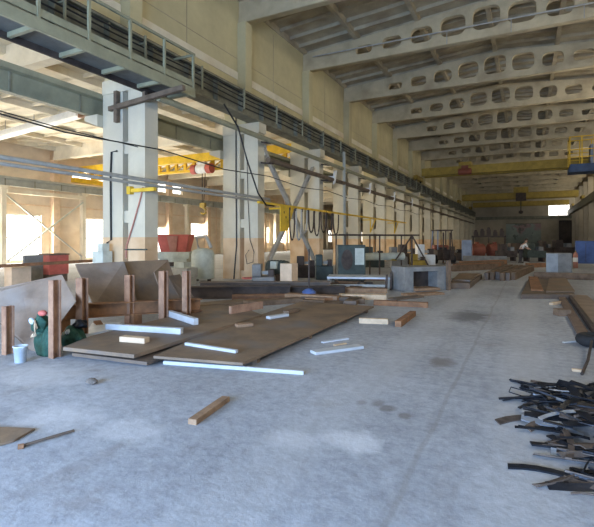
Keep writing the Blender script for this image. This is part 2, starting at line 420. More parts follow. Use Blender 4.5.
# right-hand row, seen only at the far end of the hall
yr = [69.0+6*k for k in range(5)]
t = thing('column', 'dim concrete column beside the right wall, nearest of that row', 'column', (7.5, yr[0], 0), 'columns along the right wall')
MB().box(7.05, 8.25, yr[0], yr[0]+.5, 0, 6.3).build('shaft', 'back_wall', t)
MB().box(7.6, 8.25, yr[0]+.02, yr[0]+.48, 6.3, 10.48).build('upper_shaft', 'back_wall', t)
for k in range(1, 5): dup(t, (7.5, yr[k], 0), 'dim concrete column beside the right wall, %s of that row' % ORD[k])
# posts under the outer runway of the side bay
t = thing('post', 'slim grey post at the outer wall, at the left edge by the first bright opening', 'post', (-30.7, 17.5, 0), 'posts under the outer runway beam')
MB().box(-30.85, -30.5, 17.35, 17.65, 0, 5.0).build('shaft', 'bay_slab', t)
MB().box(-30.95, -30.4, 17.25, 17.75, 5.0, 5.2).build('post_head', 'bay_slab', t)
for k in range(1, 12): dup(t, (-30.7, 17.5+6*k, 0), 'slim grey post at the outer wall, %s from the left edge' % ORD[k])

# ------------------------------------------------------------------ roof beams with oval openings
def roof_beam_mesh():
    cu = bpy.data.curves.new('roof_beam', 'CURVE'); cu.dimensions = '2D'; cu.fill_mode = 'BOTH'; cu.extrude = .13
    def spl(pts):
        s = cu.splines.new('POLY'); s.points.add(len(pts)-1); s.use_cyclic_u = True
        for p, q in zip(s.points, pts): p.co = (q[0], q[1], 0, 1)
    spl([(-9, 0), (9, 0), (9, .9), (0, 1.62), (-9, .9)])
    for k in range(-4, 5):
        x = 1.4*k; hh = (.99, .90, .72, .55, .40)[abs(k)]/2; hw = (.56, .54, .50, .46, .42)[abs(k)]
        zc = .38+hh-(.02*abs(k)) if abs(k) < 3 else .36+hh
        rc = min(hh*.75, .3); pts = []
        for sx_, sz_, a0 in ((1, 1, 0), (-1, 1, 90), (-1, -1, 180), (1, -1, 270)):
            for q in range(5):
                a = R(a0+22.5*q); pts.append((x+sx_*(hw-rc)+rc*math.cos(a), zc+sz_*(hh-rc)+rc*math.sin(a)))
        spl(pts)
    o = bpy.data.objects.new('tmp_beam', cu); COL.objects.link(o)
    dg = bpy.context.evaluated_depsgraph_get(); me = bpy.data.meshes.new_from_object(o.evaluated_get(dg))
    bpy.data.objects.remove(o); me.transform(Matrix.Rotation(R(90), 4, 'X')); me.name = 'roof_beam'
    me.materials.clear(); me.materials.append(M['beam_concrete']); return me
bme = roof_beam_mesh()
for k in range(16):
    y = YC[k]+.25
    o = bpy.data.objects.new('roof_beam', bme); COL.objects.link(o); o.location = (XM, y, 10.48)
    tag(o, 'concrete roof beam with oval openings, %s overhead from the camera' % ORD[k], 'roof beam', 'roof beams of the hall')
    fl = MB().box(XM-9, XM+9, y-.17, y+.17, 10.49, 10.66); ORG[o.name] = Vector(o.location)
    fl.build('bottom_flange', 'beam_concrete', o)
    for s in (-1, 1): MB().box(XM+s*6.4-.07, XM+s*6.4+.07, y-.16, y+.16, 10.66, 11.5).build('stiffener', 'beam_concrete', o)
# side-bay roof beams
for k in range(14):
    y = YC[0]+.25+5.96*k
    if k == 1: continue
    o = MB().box(-31.05, -11.27, y-.14, y+.14, 7.62, 8.44).box(-31.05, -11.27, y-.2, y+.2, 7.5, 7.62).build('roof_beam', 'bay_slab')
    tag(o, 'plain pale roof beam of the side bay, %s from the camera' % ORD[k], 'roof beam', 'roof beams of the side bay')
# conduit along the second near roof beam
o = MB().tube([(-9.8, 20.98, 11.02), (-7.4, 20.98, 11.0), (-3, 20.98, 10.95), (1, 20.98, 10.9), (6, 20.98, 10.86)], .035).build('conduit', 'grey_pipe')
tag(o, 'thin pale conduit running along the face of the large roof beam overhead', 'pipe')
for k in range(3): MB().tube([(-3.2+2.6*k, 20.98, 10.93), (-3.2+2.6*k, 20.98, 10.35)], .02).build('drop_rod', 'grey_pipe', o)

# ------------------------------------------------------------------ main crane runway with cables
t = thing('crane_runway', 'dark olive crane runway beam with rail along the left column row', 'crane runway', (-9.7, 4, 6.3))
Y0, Y1 = 3.0, YB-.05
MB().box(-9.98, -9.43, Y0, Y1, 6.3, 6.36).box(-9.7, -9.64, Y0, Y1, 6.36, 7.14).box(-9.95, -9.4, Y0, Y1, 7.14, 7.2).build('girder', 'dark_olive_steel', t)
MB().box(-9.71, -9.63, Y0, Y1, 7.2, 7.35).build('rail', 'dark_steel', t)
for k in range(64): MB().box(-9.9, -9.44, Y0+.5+1.5*k, Y0+.53+1.5*k, 6.36, 7.14).build('stiffener', 'dark_olive_steel', t)
for z, x in ((7.02, -9.3), (6.86, -9.26), (6.72, -9.3), (6.52, -9.26)):
    o = MB().tube([(x, Y0+.0, z)]+[(x, y, z-(.05 if i % 2 else 0)) for i, y in enumerate([5+3*q for q in range(32)])], .022, 6).build('power_cable', 'black_cable')
    tag(o, {7.02: 'uppermost', 6.86: 'second from top', 6.72: 'third from top', 6.52: 'lowest'}[z]+' dark supply cable running along the crane runway beam', 'cable', 'cables on the crane runway')
for k in range(39): MB().bar((-9.44, 4.2+2.4*k, 6.95), (-9.2, 4.2+2.4*k, 6.95), .06, .05).bar((-9.22, 4.2+2.4*k, 6.4), (-9.22, 4.2+2.4*k, 7.15), .05, .05).build('cable_bracket', 'grey_green_steel', t)
# right crane runway, visible only far down the hall
o = MB().box(6.75, 7.25, 40, YB-.05, 6.32, 7.2).build('crane_runway', 'dark_olive_steel'); tag(o, 'dark crane runway beam along the right wall', 'crane runway')

# side-bay runways
t = thing('crane_runway', 'grey side bay runway beam on the corbels of the white columns', 'crane runway', (-11.6, 4, 5.3))
MB().box(-11.7, -11.5, 2, YB-.1, 5.3, 5.8).box(-11.82, -11.28, 2, YB-.1, 5.8, 5.95).build('beam', 'grey_green_steel', t)
for k in range(40): MB().box(-11.5, -11.48, 4.7+2*k, 4.75+2*k, 5.3, 5.8).build('joint_strip', 'dark_olive_steel', t)
t = thing('crane_runway', 'grey runway beam on slim posts along the outer wall', 'crane runway', (-30.6, 10, 5.2))
MB().box(-30.75, -30.45, 10, YB-.1, 5.2, 5.65).box(-30.85, -30.35, 10, YB-.1, 5.65, 5.8).build('beam', 'runway_grey', t)
for k in range(40): MB().box(-30.45, -30.43, 11.5+2*k, 11.56+2*k, 5.2, 5.65).build('joint_strip', 'dark_olive_steel', t)

# ------------------------------------------------------------------ service platform, upper left
t = thing('service_platform', 'grey steel service platform with guardrail hung beside the crane runway', 'platform', (-9, 6, 5.7))
YE, XA, XI = 10.2, -8.5, -9.55
MB().box(XI+.06, XA-.06, 1.4, YE-.05, 5.86, 5.9).build('deck', 'platform_sheet', t)
MB().box(XA-.06, XA, 1.4, YE, 5.7, 5.95).build('edge_beam', 'platform_steel', t)
MB().box(XI, XI+.06, 1.4, YE, 5.72, 5.92).build('edge_beam', 'dark_steel', t)
for k in range(8):
    y = YE-.06-1.15*k; MB().box(XI+.06, XA-.06, y-.04, y+.04, 5.76, 5.86).build('cross_rib', 'platform_steel', t)
    MB().box(XA-.06, XA, y-.03, y+.03, 5.95, 6.9).build('post', 'platform_steel', t)
MB().box(XA-.06, XA+.0, 1.4, YE, 6.9, 6.96).build('handrail', 'platform_steel', t)
MB().box(XA-.05, XA-.02, 1.4, YE, 6.0, 6.16).build('toe_board', 'platform_steel', t)
MB().box(XI+.3, XA-.06, YE-.08, YE-.03, 6.88, 6.94).build('end_rail', 'platform_steel', t)
t = thing('bracket', 'rusty brown steel bracket from the nearest column under the service platform', 'bracket', (-9.6, 9.22, 4.9))
MB().bar((-10.85, 9.2, 5.42), (-8.05, 9.2, 5.62), .12, .13).build('arm', 'brown_pipe', t)
MB().box(-10.62, -10.5, 9.14, 9.26, 5.0, 5.9).build('upright', 'brown_pipe', t)
MB().box(-9.5, -9.4, 9.15, 9.25, 5.55, 5.72).build('hanger', 'brown_pipe', t)

# ------------------------------------------------------------------ long pipes and cables on the columns
def pipe(label, x, z, ya, yb, r, m, sag=0, cat='pipe', name='pipe', n=8):
    pts = []; y = ya
    while y < yb:
        pts.append((x, y, z))
        if sag: pts.append((x, y+2.98, z-sag))
        y += 5.96
    pts.append((x, yb, z)); o = MB().tube(pts, r, n).build(name, m); return tag(o, label, cat)
o = pipe('upper brown pipe running along the columns below the crane runway', -9.1, 5.55, 9.35, 92, .10, 'grey_green_steel')
for k in range(14):
    MB().bar((-9.55, YC[1]+.25+5.96*k, 5.55), (-9.1, YC[1]+.25+5.96*k, 5.46), .08, .06).build('pipe_bracket', 'dark_steel', o)
o = pipe('lower brown pipe running along the columns, above the yellow cable rail', -9.05, 4.75, 15.2, 92, .11, 'brown_pipe')
for k in range(13):
    MB().bar((-9.55, YC[1]+.25+5.96*k, 4.72), (-9.0, YC[1]+.25+5.96*k, 4.63), .10, .06).build('pipe_bracket', 'dark_steel', o)
pipe('pair of grey conduits running level across the two nearest columns, upper one', -9.15, 3.22, 4, 15.5, .05, 'grey_pipe')
pipe('pair of grey conduits running level across the two nearest columns, lower one', -9.12, 3.09, 4, 15.5, .04, 'grey_pipe')
pipe('black cable sagging from column to column above the grey conduits', -9.2, 4.15, 3.6, 45, .018, 'black_cable', .14, 'cable', 'cable', 6)
o = MB().tube([WX(0,111,-9.22), WX(60,128,-9.24), WX(138,147,-9.23)], .012, 6).build('cable', 'black_cable'); tag(o, 'thin straight wire reaching the nearest column from the upper left', 'cable')
def wire(label, pts, r, m, name='cable', cat='cable'):
    return tag(MB().tube(pts, r, 8).build(name, m), label, cat)
def face(px, py, Y): return WY(px, py, Y)
yf = YC[0]-.03
wire('black conduit dropping down the left face of the nearest column', [face(117,151,yf), face(111.5,152,yf), face(110.5,175,yf), face(111,240,yf), face(107,243,yf)], .028, 'black_cable')
wire('red hose hanging down the front of the nearest column', [face(143,187,yf), face(140,200,yf), face(133,225,yf), face(126.5,246,yf), face(126,258,yf)], .022, 'hose_red', 'hose', 'hose')
wire('thin dark bar fixed across the peach part of the nearest column', [face(125,249.5,yf), face(147,249.5,yf)], .02, 'green_machine', 'bar', 'bar')
yf2 = YC[1]-.04
wire('black cable running straight down the middle of the second column', [face(236,108,yf2), face(236,180,yf2), face(236.5,245,yf2), face(233.5,283,yf2)], .025, 'black_cable')
wire('thin grey cable down the right side of the second column ending in a loop', [face(247,160,yf2), face(248,200,yf2), face(250,240,yf2), face(254,252,yf2), face(253,262,yf2), face(247,264,yf2), face(245.5,255,yf2), face(249,250,yf2)], .014, 'black_cable')
wire('slack black cable hanging from the pipes towards the yellow bracket', [WX(224,104,-9.0), WX(238,127,-8.95), WX(247,160,-8.9), WX(258,193,-8.9), WX(266,205,-8.95), WX(274,206,-9.0)], .03, 'black_cable')
wire('pale downpipe on the fourth column', [WX(344,152,-9.05), WX(344.5,246,-9.05)], .09, 'runway_grey', 'pipe', 'pipe')
# electrical boxes by the first column
t = thing('electrical_box', 'pale grey electrical box standing left of the nearest column', 'electrical box', (-10.9, 9.0, 0))
MB().box(-11.15, -10.72, 8.85, 9.2, .5, 1.28).build('cabinet', 'pale_machine', t, bevel=.015)
MB().box(-11.08, -10.8, 8.95, 9.1, 0, .5).build('stand', 'grey_pipe', t)
MB().box(-10.93, -10.74, 8.86, 9.1, 1.28, 1.5).build('switch_box', 'pale_machine', t)

# cross bracing between second and third columns
t = thing('cross_brace', 'grey steel cross bracing between the second and third columns', 'brace', (-9.7, 18.4, 0))
for (ya, za, yb_, zb, xx) in ((15.75, 5.35, 21.2, .15, -9.62), (20.9, 5.3, 15.85, .05, -9.78)):
    MB().bar((xx-.05, ya, za), (xx-.05, yb_, zb), .1, .09).bar((xx+.06, ya, za), (xx+.06, yb_, zb), .05, .16).build('diagonal', 'grey_pipe', t)
MB().lathe((-9.62, 15.75, 5.3), [(.02, -.06), (.26, -.05), (.26, .05), (.02, .06)], 8, 'x').build('gusset_plate', 'white_paint', t)
MB().lathe((-9.7, 18.42, 2.78), [(.02, -.12), (.2, -.11), (.2, .11), (.02, .12)], 8, 'x').build('gusset_plate', 'grey_pipe', t)
for k in (2, 3, 4, 5):
    o = MB().slab([(-9.0, YC[k]+.6, 5.2), (-9.0, YC[k]+.95, 5.3), (-9.0, YC[k]+.7, 4.6), (-9.0, YC[k]+.5, 4.5)], .06)
    o.bar((-9.55, YC[k]+.45, 4.9), (-9.0, YC[k]+.6, 4.9), .08, .08)
    o = o.build('gusset_bracket', 'white_paint'); tag(o, 'white bracket lamp on the pipes by the %s column' % ORD[k], 'gusset', 'bracket gussets on the columns')  # white gusset plate on the pipe, holds no light source

# yellow cable rail with festoon loops
t = thing('cable_rail', 'yellow cable rail on triangular brackets along the columns', 'cable rail', (-9.0, 15, 2.9))
MB().box(-9.05, -8.95, 14.4, 37.5, 2.98, 3.07).build('rail', 'yellow_paint', t)
for k, y in enumerate((16.1, 28.0, 33.9)):
    m_ = MB()
    m_.slab([(-9.03, y, 2.98), (-9.03, y+1.2, 2.98), (-9.03, y+.62, 2.0), (-9.03, y, 1.95)], .05) if k == 0 else m_.bar((-9.0, y, 2.1), (-9.0, y+1.1, 2.98), .06, .06).bar((-9.0, y, 2.1), (-9.0, y, 2.98), .06, .06)
    m_.bar((-9.55, y+.05, 2.9), (-9.0, y+.05, 2.9), .07, .07)
    br = m_.build('bracket', 'yellow_paint', t)
    if k == 0:
        hm = MB()
        for q in range(3): hm.lathe((-8.99, y+.3+.16*q, 2.75-.2*q), [(.01, -.01), (.055, -.01), (.055, .01), (.01, .01)], 10, 'x')
        hm.build('holes', 'dark_steel', br)
t = thing('wall_bracket', 'short yellow arm fixed across the nearest column', 'bracket', (-9.7, 9.2, 2.9))
MB().box(-10.1, -9.1, 9.18, 9.28, 2.95, 3.05).build('arm', 'yellow_paint', t); MB().box(-10.12, -9.98, 9.16, 9.3, 2.9, 3.12).build('end_plate', 'yellow_paint', t)
for k in range(8):
    pa = 289+6.2*k
    y = WX(pa, 213, -9).y; y2 = WX(pa+5.2, 213, -9).y; dz = 1.35 if k in (0, 1) else random.uniform(.95, 1.25)
    pts = []
    for q in range(13):
        f_ = q/12; a = math.pi*f_
        pts.append((-8.98+.03*(k % 2), y+(y2-y)*(.5-.5*math.cos(a)), 2.95-dz*math.sin(a)**.6))
    o = MB().tube(pts, .035, 6).build('festoon_cable', 'grey_pipe' if k in (1, 2) else 'dark_steel'); tag(o, '%s cable loop from the left hanging under the yellow rail' % ORD[k].replace('nearest', 'first'), 'cable', 'cable loops under the yellow rail')
    MB().box(-9.02, -8.94, y-.04, y+.04, 2.86, 2.99).build('clip', 'dark_steel', o)

# ------------------------------------------------------------------ overhead cranes
def crane(label, Y, xa, xb, zr, hgt, m, red_px=None):
    t = thing('overhead_crane', label, 'crane', ((xa+xb)/2, Y, zr))
    for s in (-.7, .7): MB().box(xa+.5, xb-.5, Y+s-.14, Y+s+.14, zr+.45, zr+.45+hgt).build('bridge_girder', m, t)
    for x in (xa, xb):
        MB().box(x-.18, x+.18, Y-1.3, Y+1.3, zr+.15, zr+.55).build('end_carriage', m, t)
        for s in (-1, 1): MB().lathe((x, Y+s, zr+.16), [(.03, -.07), (.16, -.06), (.16, .06), (.03, .07)], 14, 'x').build('wheel', 'dark_steel', t)
    return t
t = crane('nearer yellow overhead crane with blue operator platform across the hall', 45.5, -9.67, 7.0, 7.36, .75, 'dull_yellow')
hx = WY(466, 176, 45.5)
MB().box(hx.x-.55, hx.x+.55, 44.5, 46.2, 8.56, 8.9).build('trolley', 'dull_yellow', t)
MB().lathe((hx.x, 44.6, 8.0), [(.1, -.6), (.3, -.55), (.3, .55), (.1, .6)], 14, 'x').box(hx.x-.3, hx.x+.3, 44.5, 44.7, 8.2, 8.56).build('hoist', 'tank_red', t)
a0, a1 = WY(568, 175, 43.8), WY(594, 165, 43.8)
xa, xb = a0.x, a0.x+2.6
MB().box(xa, xb, 42.6, 44.5, 7.1, 7.5).box(xa+.1, xb, 42.7, 44.5, 7.5, 7.75).build('operator_platform', 'platform_blue', t)
cg = MB()
for q in range(4):
    x = xa+.05+q*(xb-xa-.1)/3
    for y in (42.65, 44.4): cg.box(x-.04, x+.04, y-.04, y+.04, 7.75, 10.0)
for z in (8.3, 8.9, 9.95):
    for y in (42.65, 44.4): cg.box(xa, xb, y-.03, y+.03, z-.035, z+.035)
    for x in (xa+.05, xb-.05): cg.box(x-.03, x+.03, 42.65, 44.4, z-.035, z+.035)
cg.build('guard_cage', 'yellow_paint', t)
MB().box(xa+1.5, xa+2.5, 42.9, 44.2, 7.75, 9.3).build('control_cabinet', 'grey_blue', t)
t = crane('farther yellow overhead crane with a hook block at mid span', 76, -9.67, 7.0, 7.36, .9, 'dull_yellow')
hx = WY(521, 199, 76)
MB().box(hx.x-1, hx.x+1, 74.9, 77, 8.7, 9.5).build('trolley', 'dull_yellow', t)
MB().box(hx.x-.7, hx.x+.7, 74.7, 75.0, 7.4, 8.6).build('hoist', 'dark_steel', t)
MB().tube([(hx.x, 74.8, 7.4), (hx.x, 74.8, 6.0)], .07, 6).build('hook_rope', 'black_cable', t)
MB().lathe((hx.x, 74.8, 5.5), [(.05, 0), (.3, .1), (.3, .4), (.05, .5)], 10).build('hook_block', 'dark_steel', t)
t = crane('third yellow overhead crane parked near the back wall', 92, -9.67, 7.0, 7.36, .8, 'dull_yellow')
# side-bay crane: lattice girder with red and white hoist
t = thing('overhead_crane', 'bright yellow overhead crane with lattice girder in the side bay', 'crane', (-21, 24.2, 5.9))
cx0, cx1, Yc = -30.5, -11.6, 24.2
MB().box(cx0, cx1, Yc-.15, Yc+.15, 6.95, 7.3).build('top_girder', 'yellow_paint', t)
MB().box(cx0, cx1, Yc-.12, Yc+.12, 6.25, 6.42).build('bottom_chord', 'yellow_paint', t)
mb = MB()
nx = 24
for k in range(nx+1):
    x = cx0+(cx1-cx0)*k/nx; mb.box(x-.1, x+.1, Yc-.08, Yc+.08, 6.42, 6.95)
    if k < nx: mb.bar((x, Yc, 6.45), (x+(cx1-cx0)/nx, Yc, 6.9), .06, .07)
mb.build('lattice', 'yellow_paint', t)
MB().box(cx0, cx1, Yc-1.2, Yc-.9, 6.7, 7.2).build('side_girder', 'yellow_paint', t)
for x in (cx0, cx1): MB().box(x-.2, x+.2, Yc-1.7, Yc+1.2, 5.96, 6.3).build('end_carriage', 'yellow_paint', t)
hp = WY(207, 170, Yc)
MB().lathe((hp.x, Yc-.5, hp.z), [(.1, -.4), (.3, -.38), (.3, .38), (.1, .4)], 16, 'x').box(hp.x-.3, hp.x+.3, Yc-.65, Yc-.35, hp.z+.2, 6.8).build('hoist', 'white_paint', t)
for s in (-1, 1): MB().lathe((hp.x+s*.62, Yc-.5, hp.z), [(.08, -.2), (.33, -.18), (.33, .18), (.08, .2)], 16, 'x').build('hoist_end', 'red_paint', t)
MB().tube([(hp.x, Yc-.5, hp.z-.3), (hp.x, Yc-.5, 4.0)], .03, 6).tube([(hp.x+.25, Yc-.5, hp.z-.3), (hp.x+.12, Yc-.5, 4.0)], .03, 6).build('hook_rope', 'dark_steel', t)
MB().box(hp.x-.15, hp.x+.25, Yc-.6, Yc-.4, 3.75, 4.05).tube([(hp.x+.05, Yc-.5, 3.75), (hp.x+.3, Yc-.5, 3.6), (hp.x+.3, Yc-.5, 3.4), (hp.x+.1, Yc-.5, 3.3), (hp.x-.1, Yc-.5, 3.4)], .07, 8).build('hook', 'dull_yellow', t)

# ------------------------------------------------------------------ side-bay fittings
t = thing('light_trough', 'long white light trough hanging tilted below the side bay ceiling', 'light trough', (-24, 15.3, 7.5))
pa, pb = WY(-6, 139, 15.3), WY(80, 115.5, 15.3)
MB().bar(pa, pb, .5, .12).bar(pa+Vector((0,0,.2)), pb+Vector((0,0,.2)), .2, .28).build('trough', 'white_paint', t)
MB().bar(pb, pb+Vector((.9,0,.0)), .25, .25).build('end_bracket', 'rust', t)
for f_ in (.15, .5, .9):
    p = pa.lerp(pb, f_); MB().tube([p+Vector((0,0,.2)), (p.x, p.y, 8.44)], .03, 6).build('hanger', 'grey_pipe', t)
t = thing('cross_brace', 'thin steel cross bracing in front of the first bright opening', 'brace', (-30.4, 20.5, 0))
MB().bar((-30.55, 17.65, 4.6), (-30.55, 23.35, .3), .05, .1).build('diagonal', 'grey_pipe', t)
MB().bar((-30.45, 23.35, 4.5), (-30.45, 17.65, .2), .05, .1).build('diagonal', 'pale_machine', t)
MB().box(-30.6, -30.4, 17.65, 23.35, 4.72, 4.98).build('tie_beam', 'bay_slab', t)
# boards and boxes beyond the leaning plates
t = thing('board', 'grey board standing upright in the side bay left of the red box', 'board', (-16.5, 10, 0))
p = WX(34, 262, -16); MB().box(-16.1, -16.0, p.y-.35, p.y+.35, .0, 1.05).build('panel', 'crate_grey', t); MB().box(-16.5, -16.1, p.y-.3, p.y-.24, 0, .6).box(-16.5, -16.1, p.y+.24, p.y+.3, 0, .6).build('foot', 'crate_grey', t)
p = WX(57.5, 262, -16)
t = thing('storage_box', 'red fronted box in the side bay beyond the leaning plates', 'box', (-16, p.y, 0))
MB().box(-16.5, -15.9, p.y-.4, p.y+.4, .3, 1.02).build('body', 'red_paint', t); MB().box(-16.52, -15.88, p.y-.42, p.y+.42, 1.02, 1.08).build('lid', 'dark_wood', t); MB().box(-16.5, -15.9, p.y-.35, p.y+.35, 0, .3).build('base', 'dark_wood', t)
p = WX(22, 270, -15)
o = MB().box(-15.3, -14.9, p.y-.4, p.y+.25, 0, .7).build('block_stack', 'peach_board'); tag(o, 'low peach block behind the left end of the leaning plates', 'block')
o = MB().bar((-14.6, 6.9, .78), (-14.2, 12.2, .84), .1, .1).bar((-14.55, 7.5, 0), (-14.55, 7.5, .78), .1, .1).bar((-14.25, 11.6, 0), (-14.25, 11.6, .78), .1, .1).build('barrier_rail', 'rust'); tag(o, 'rusty low rail in the side bay in front of the red box', 'rail')
# hopper machine
p = G(176, 279)
hx, hy = p.x, p.y
t = thing('hopper_machine', 'machine with a salmon red hopper on a pale green base between the first two columns', 'machine', (hx, hy, 0))
hp_ = MB(); zt, zb_ = 1.78, 1.12
dirx = Vector((CT, ST, 0)); diry = Vector((-ST, CT, 0)); c0 = Vector((hx, hy, 0))
def rp(a, b_, z): return c0+dirx*a+diry*b_+Vector((0,0,z))
def frustum(mb, w0, d0, z0, w1, d1, z1):
    v = [mb.bm.verts.new(rp(sx_*w/2, sy_*d_/2, z)) for (w, d_, z) in ((w0, d0, z0), (w1, d1, z1)) for sx_, sy_ in ((-1,-1),(1,-1),(1,1),(-1,1))]
    for f_ in ((3,2,1,0),(4,5,6,7),(0,1,5,4),(1,2,6,5),(2,3,7,6),(3,0,4,7)): mb.bm.faces.new([v[i] for i in f_])
    return mb
frustum(hp_, 1.0, .8, zb_, 1.28, 1.1, zt); hp = hp_.build('hopper', 'red_paint', t)
frustum(MB(), 1.3, 1.12, zt, 1.3, 1.12, zt+.04).build('hopper_rim', 'red_paint', hp)
r_ = MB(); r_.slab([rp(-.22, -.56, zt-.02), rp(.22, -.56, zt-.02), rp(.12, -.42, zb_+.02), rp(-.12, -.42, zb_+.02)], .03); r_.build('hopper_panel', 'hose_red', hp)
frustum(MB(), 1.3, 1.0, .85, 1.3, 1.0, 1.12).build('base_frame', 'pale_machine', t)
frustum(MB(), 1.0, .8, .0, 1.1, .9, .85).build('body', 'pale_machine', t)
c0 = Vector((hx, hy, 0))+dirx*.1-diry*.5; frustum(MB(), .6, .08, .55, .6, .08, .72).build('grille', 'dark_steel', t)
p = G(203, 281); t = thing('tank', 'pale upright tank with domed top beside the salmon hopper machine', 'tank', (p.x, p.y, 0))
MB().lathe((p.x, p.y, 0), [(.42, .1), (.45, .15), (.45, 1.05), (.38, 1.2), (.15, 1.28), (.02, 1.29)], 24).build('shell', 'pale_machine', t, smooth=True)
MB().tube([(p.x-.2, p.y, 1.2), (p.x-.25, p.y-.1, 1.7), (p.x+.15, p.y, 1.75), (p.x+.4, p.y, 1.3)], .07).build('pipework', 'grey_pipe', t)
for s in (-1, 1): MB().box(p.x+s*.3-.05, p.x+s*.3+.05, p.y-.05, p.y+.05, 0, .12).build('foot', 'dark_steel', t)
p = G(182, 284); t = thing('press_machine', 'low grey machine bed in front of the salmon hopper machine', 'machine', (p.x, p.y, 0))
MB().box(p.x-.5, p.x+.5, p.y-.3, p.y+.3, .25, .6).build('bed', 'grey_pipe', t, bevel=.02)
for s in (-1, 1): MB().box(p.x+s*.38-.08, p.x+s*.38+.08, p.y-.25, p.y+.25, 0, .25).build('leg', 'grey_pipe', t)
MB().box(p.x-.2, p.x+.25, p.y-.2, p.y+.2, .6, .8).build('head', 'pale_machine', t)

# ------------------------------------------------------------------ steel rack with leaning plates, left foreground
def post(px, pb, pt, label, w=.14):
    p = G(px, pb); d_ = EYE*F/(pb-HY); h = EYE-(pt-HY)*d_/F
    o = MB().ibeam((p.x, p.y, 0), (p.x, p.y, h), .12, w, .016).build('steel_post', 'rust_post'); tag(o, label, 'post', 'rusty posts of the plate rack'); return p
post(54.8, 357.5, 280, 'rusty upright steel post in front of the green sacks', .10)
post(82, 340, 278, 'rusty upright steel post right of the green sacks, beside the dark plates', .15)
post(129.5, 328, 275, 'rusty upright steel post in front of the middle of the leaning plates', .13)
post(163.5, 326, 271, 'rusty upright steel post under the folded plate corner', .13)
post(186.5, 323, 271, 'rusty upright steel post at the right end of the rack', .12)
post(8, 354, 306, 'short dark post under the left leaning plate', .10)
o = MB().ibeam(WD(52, 314, 7.35), WD(128, 313, 8.45), .25, .2, .02).build('steel_beam', 'rust'); b0, b1 = WD(52,313.5,7.35), WD(200,308,9.1)
bpy.data.objects.remove(o)
b0.z = .42; b1.z = .30
o = MB().ibeam(b0, b1, .24, .2, .02)
for f_ in (.05, .5, .95):
    q = b0.lerp(b1, f_); o.box(q.x-.1, q.x+.1, q.y-.1, q.y+.1, 0, q.z-.11)
o = o.build('steel_beam', 'rust'); tag(o, 'long rusty steel beam lying behind the posts under the leaning plates', 'beam')
def plate(label, pts, th, m, name='steel_plate', group=None, cat='steel plate'):
    o = MB().slab(pts, th).build(name, m, bevel=.003); return tag(o, label, cat, group)
plate('big brown steel sheet leaning at the far left, its corner on the floor', [WD(-30,294,7.2), WD(62,274.5,7.4), WD(76,301,6.95), WD(38,352,6.42), WD(30,350,6.46), WD(-30,298,7.0)], .015, 'plate_grey')
plate('light grey steel plate with pale streaks leaning on the rack', [WD(75,264,8.9), WD(124,261.5,9.5), WD(139,306,8.75), WD(94,306,8.05)], .02, 'plate_grey')
plate('brown steel plate leaning at the right end of the rack', [WD(120,261.5,9.65), WD(168,259.5,10.4), WD(184,304,9.6), WD(136,306,8.95)], .02, 'plate_brown')
plate('folded steel offcut standing on the right post of the rack', [WD(154,272,8.7), WD(167,261,9.6), WD(171,268,9.5), WD(164,288,8.7), WD(158,284,8.6)], .012, 'plate_grey')
plate('narrow dark plate leaning between the two right posts', [WD(168,276,9.3), WD(180,274,9.6), WD(198,304,9.1), WD(184,306,8.9)], .012, 'plate_dark')
# leg under the light plate
o = MB().bar(WD(97, 322, 8.2), (*G(106, 336).xy, 0.0), .12, .06); o = o.build('steel_strut', 'rust'); tag(o, 'short slanted strut below the light grey leaning plate', 'strut')
# lying pale sheets
plate('pale sheet stack on the floor under the rack beam', [G(84,335,.1), G(108,330,.1), G(122,322,.1), G(92,323,.1)], .1, 'pale_sheet')
# bags
p = G(43, 355); p.z = 0
t = thing('green_sack', 'large dark green sack with a red cap, slumped behind the leftmost post', 'sack', p, 'green sacks by the plate rack')
MB().blob((p.x+.03, p.y+.03, .17), .19, .11, .22, 3, .2).build('sack', 'green_cloth', t, smooth=True)
MB().blob((p.x-.06, p.y+.0, .43), .14, .1, .14, 5, .22).build('bundle', 'green_cloth', t, smooth=True)
MB().blob((p.x+.02, p.y-.02, .585), .075, .05, .045, 8, .1, 2).build('red_cap', 'red_paint', t, smooth=True)
MB().blob((p.x-.13, p.y-.08, .47), .05, .03, .05, 18, .1, 2).build('pale_patch', 'pail_white', t, smooth=True)
MB().tube([(p.x+.0, p.y-.12, .50), (p.x+.06, p.y-.14, .40), (p.x+.04, p.y-.15, .31), (p.x-.05, p.y-.13, .27)], [.012, .024, .03, .016]).build('pale_strap', 'pale_wood', t, smooth=True)
p = G(67, 346)
t = thing('green_sack', 'smaller dark green sack between the two left posts', 'sack', (p.x, p.y+.1, 0), 'green sacks by the plate rack')
MB().blob((p.x, p.y+.1, .12), .2, .14, .15, 11, .25).build('sack', 'green_cloth', t, smooth=True)
MB().blob((p.x+.05, p.y+.0, .2), .07, .05, .05, 12, .2, 2).build('pale_patch', 'pail_white', t, smooth=True)
MB().blob((p.x+.0, p.y+.22, .3), .14, .1, .08, 14, .3).build('bundle', 'scrap_black', t, smooth=True)
# pail
p = G(20.5, 362)
t = thing('pail', 'white paint pail standing on the floor at the far left', 'pail', (p.x, p.y, 0))
MB().lathe((p.x, p.y, 0), [(.068, 0), (.083, .2), (.09, .2), (.09, .215), (.078, .215), (.065, .03), (.01, .03)], 24).build('bucket', 'pail_white', t, smooth=True)
MB().tube([(p.x+.088*math.cos(a), p.y-.05*math.sin(a), .2-.06*math.sin(a)) for a in [math.pi*q/10 for q in range(11)]], .004, 6).build('handle', 'grey_pipe', t)
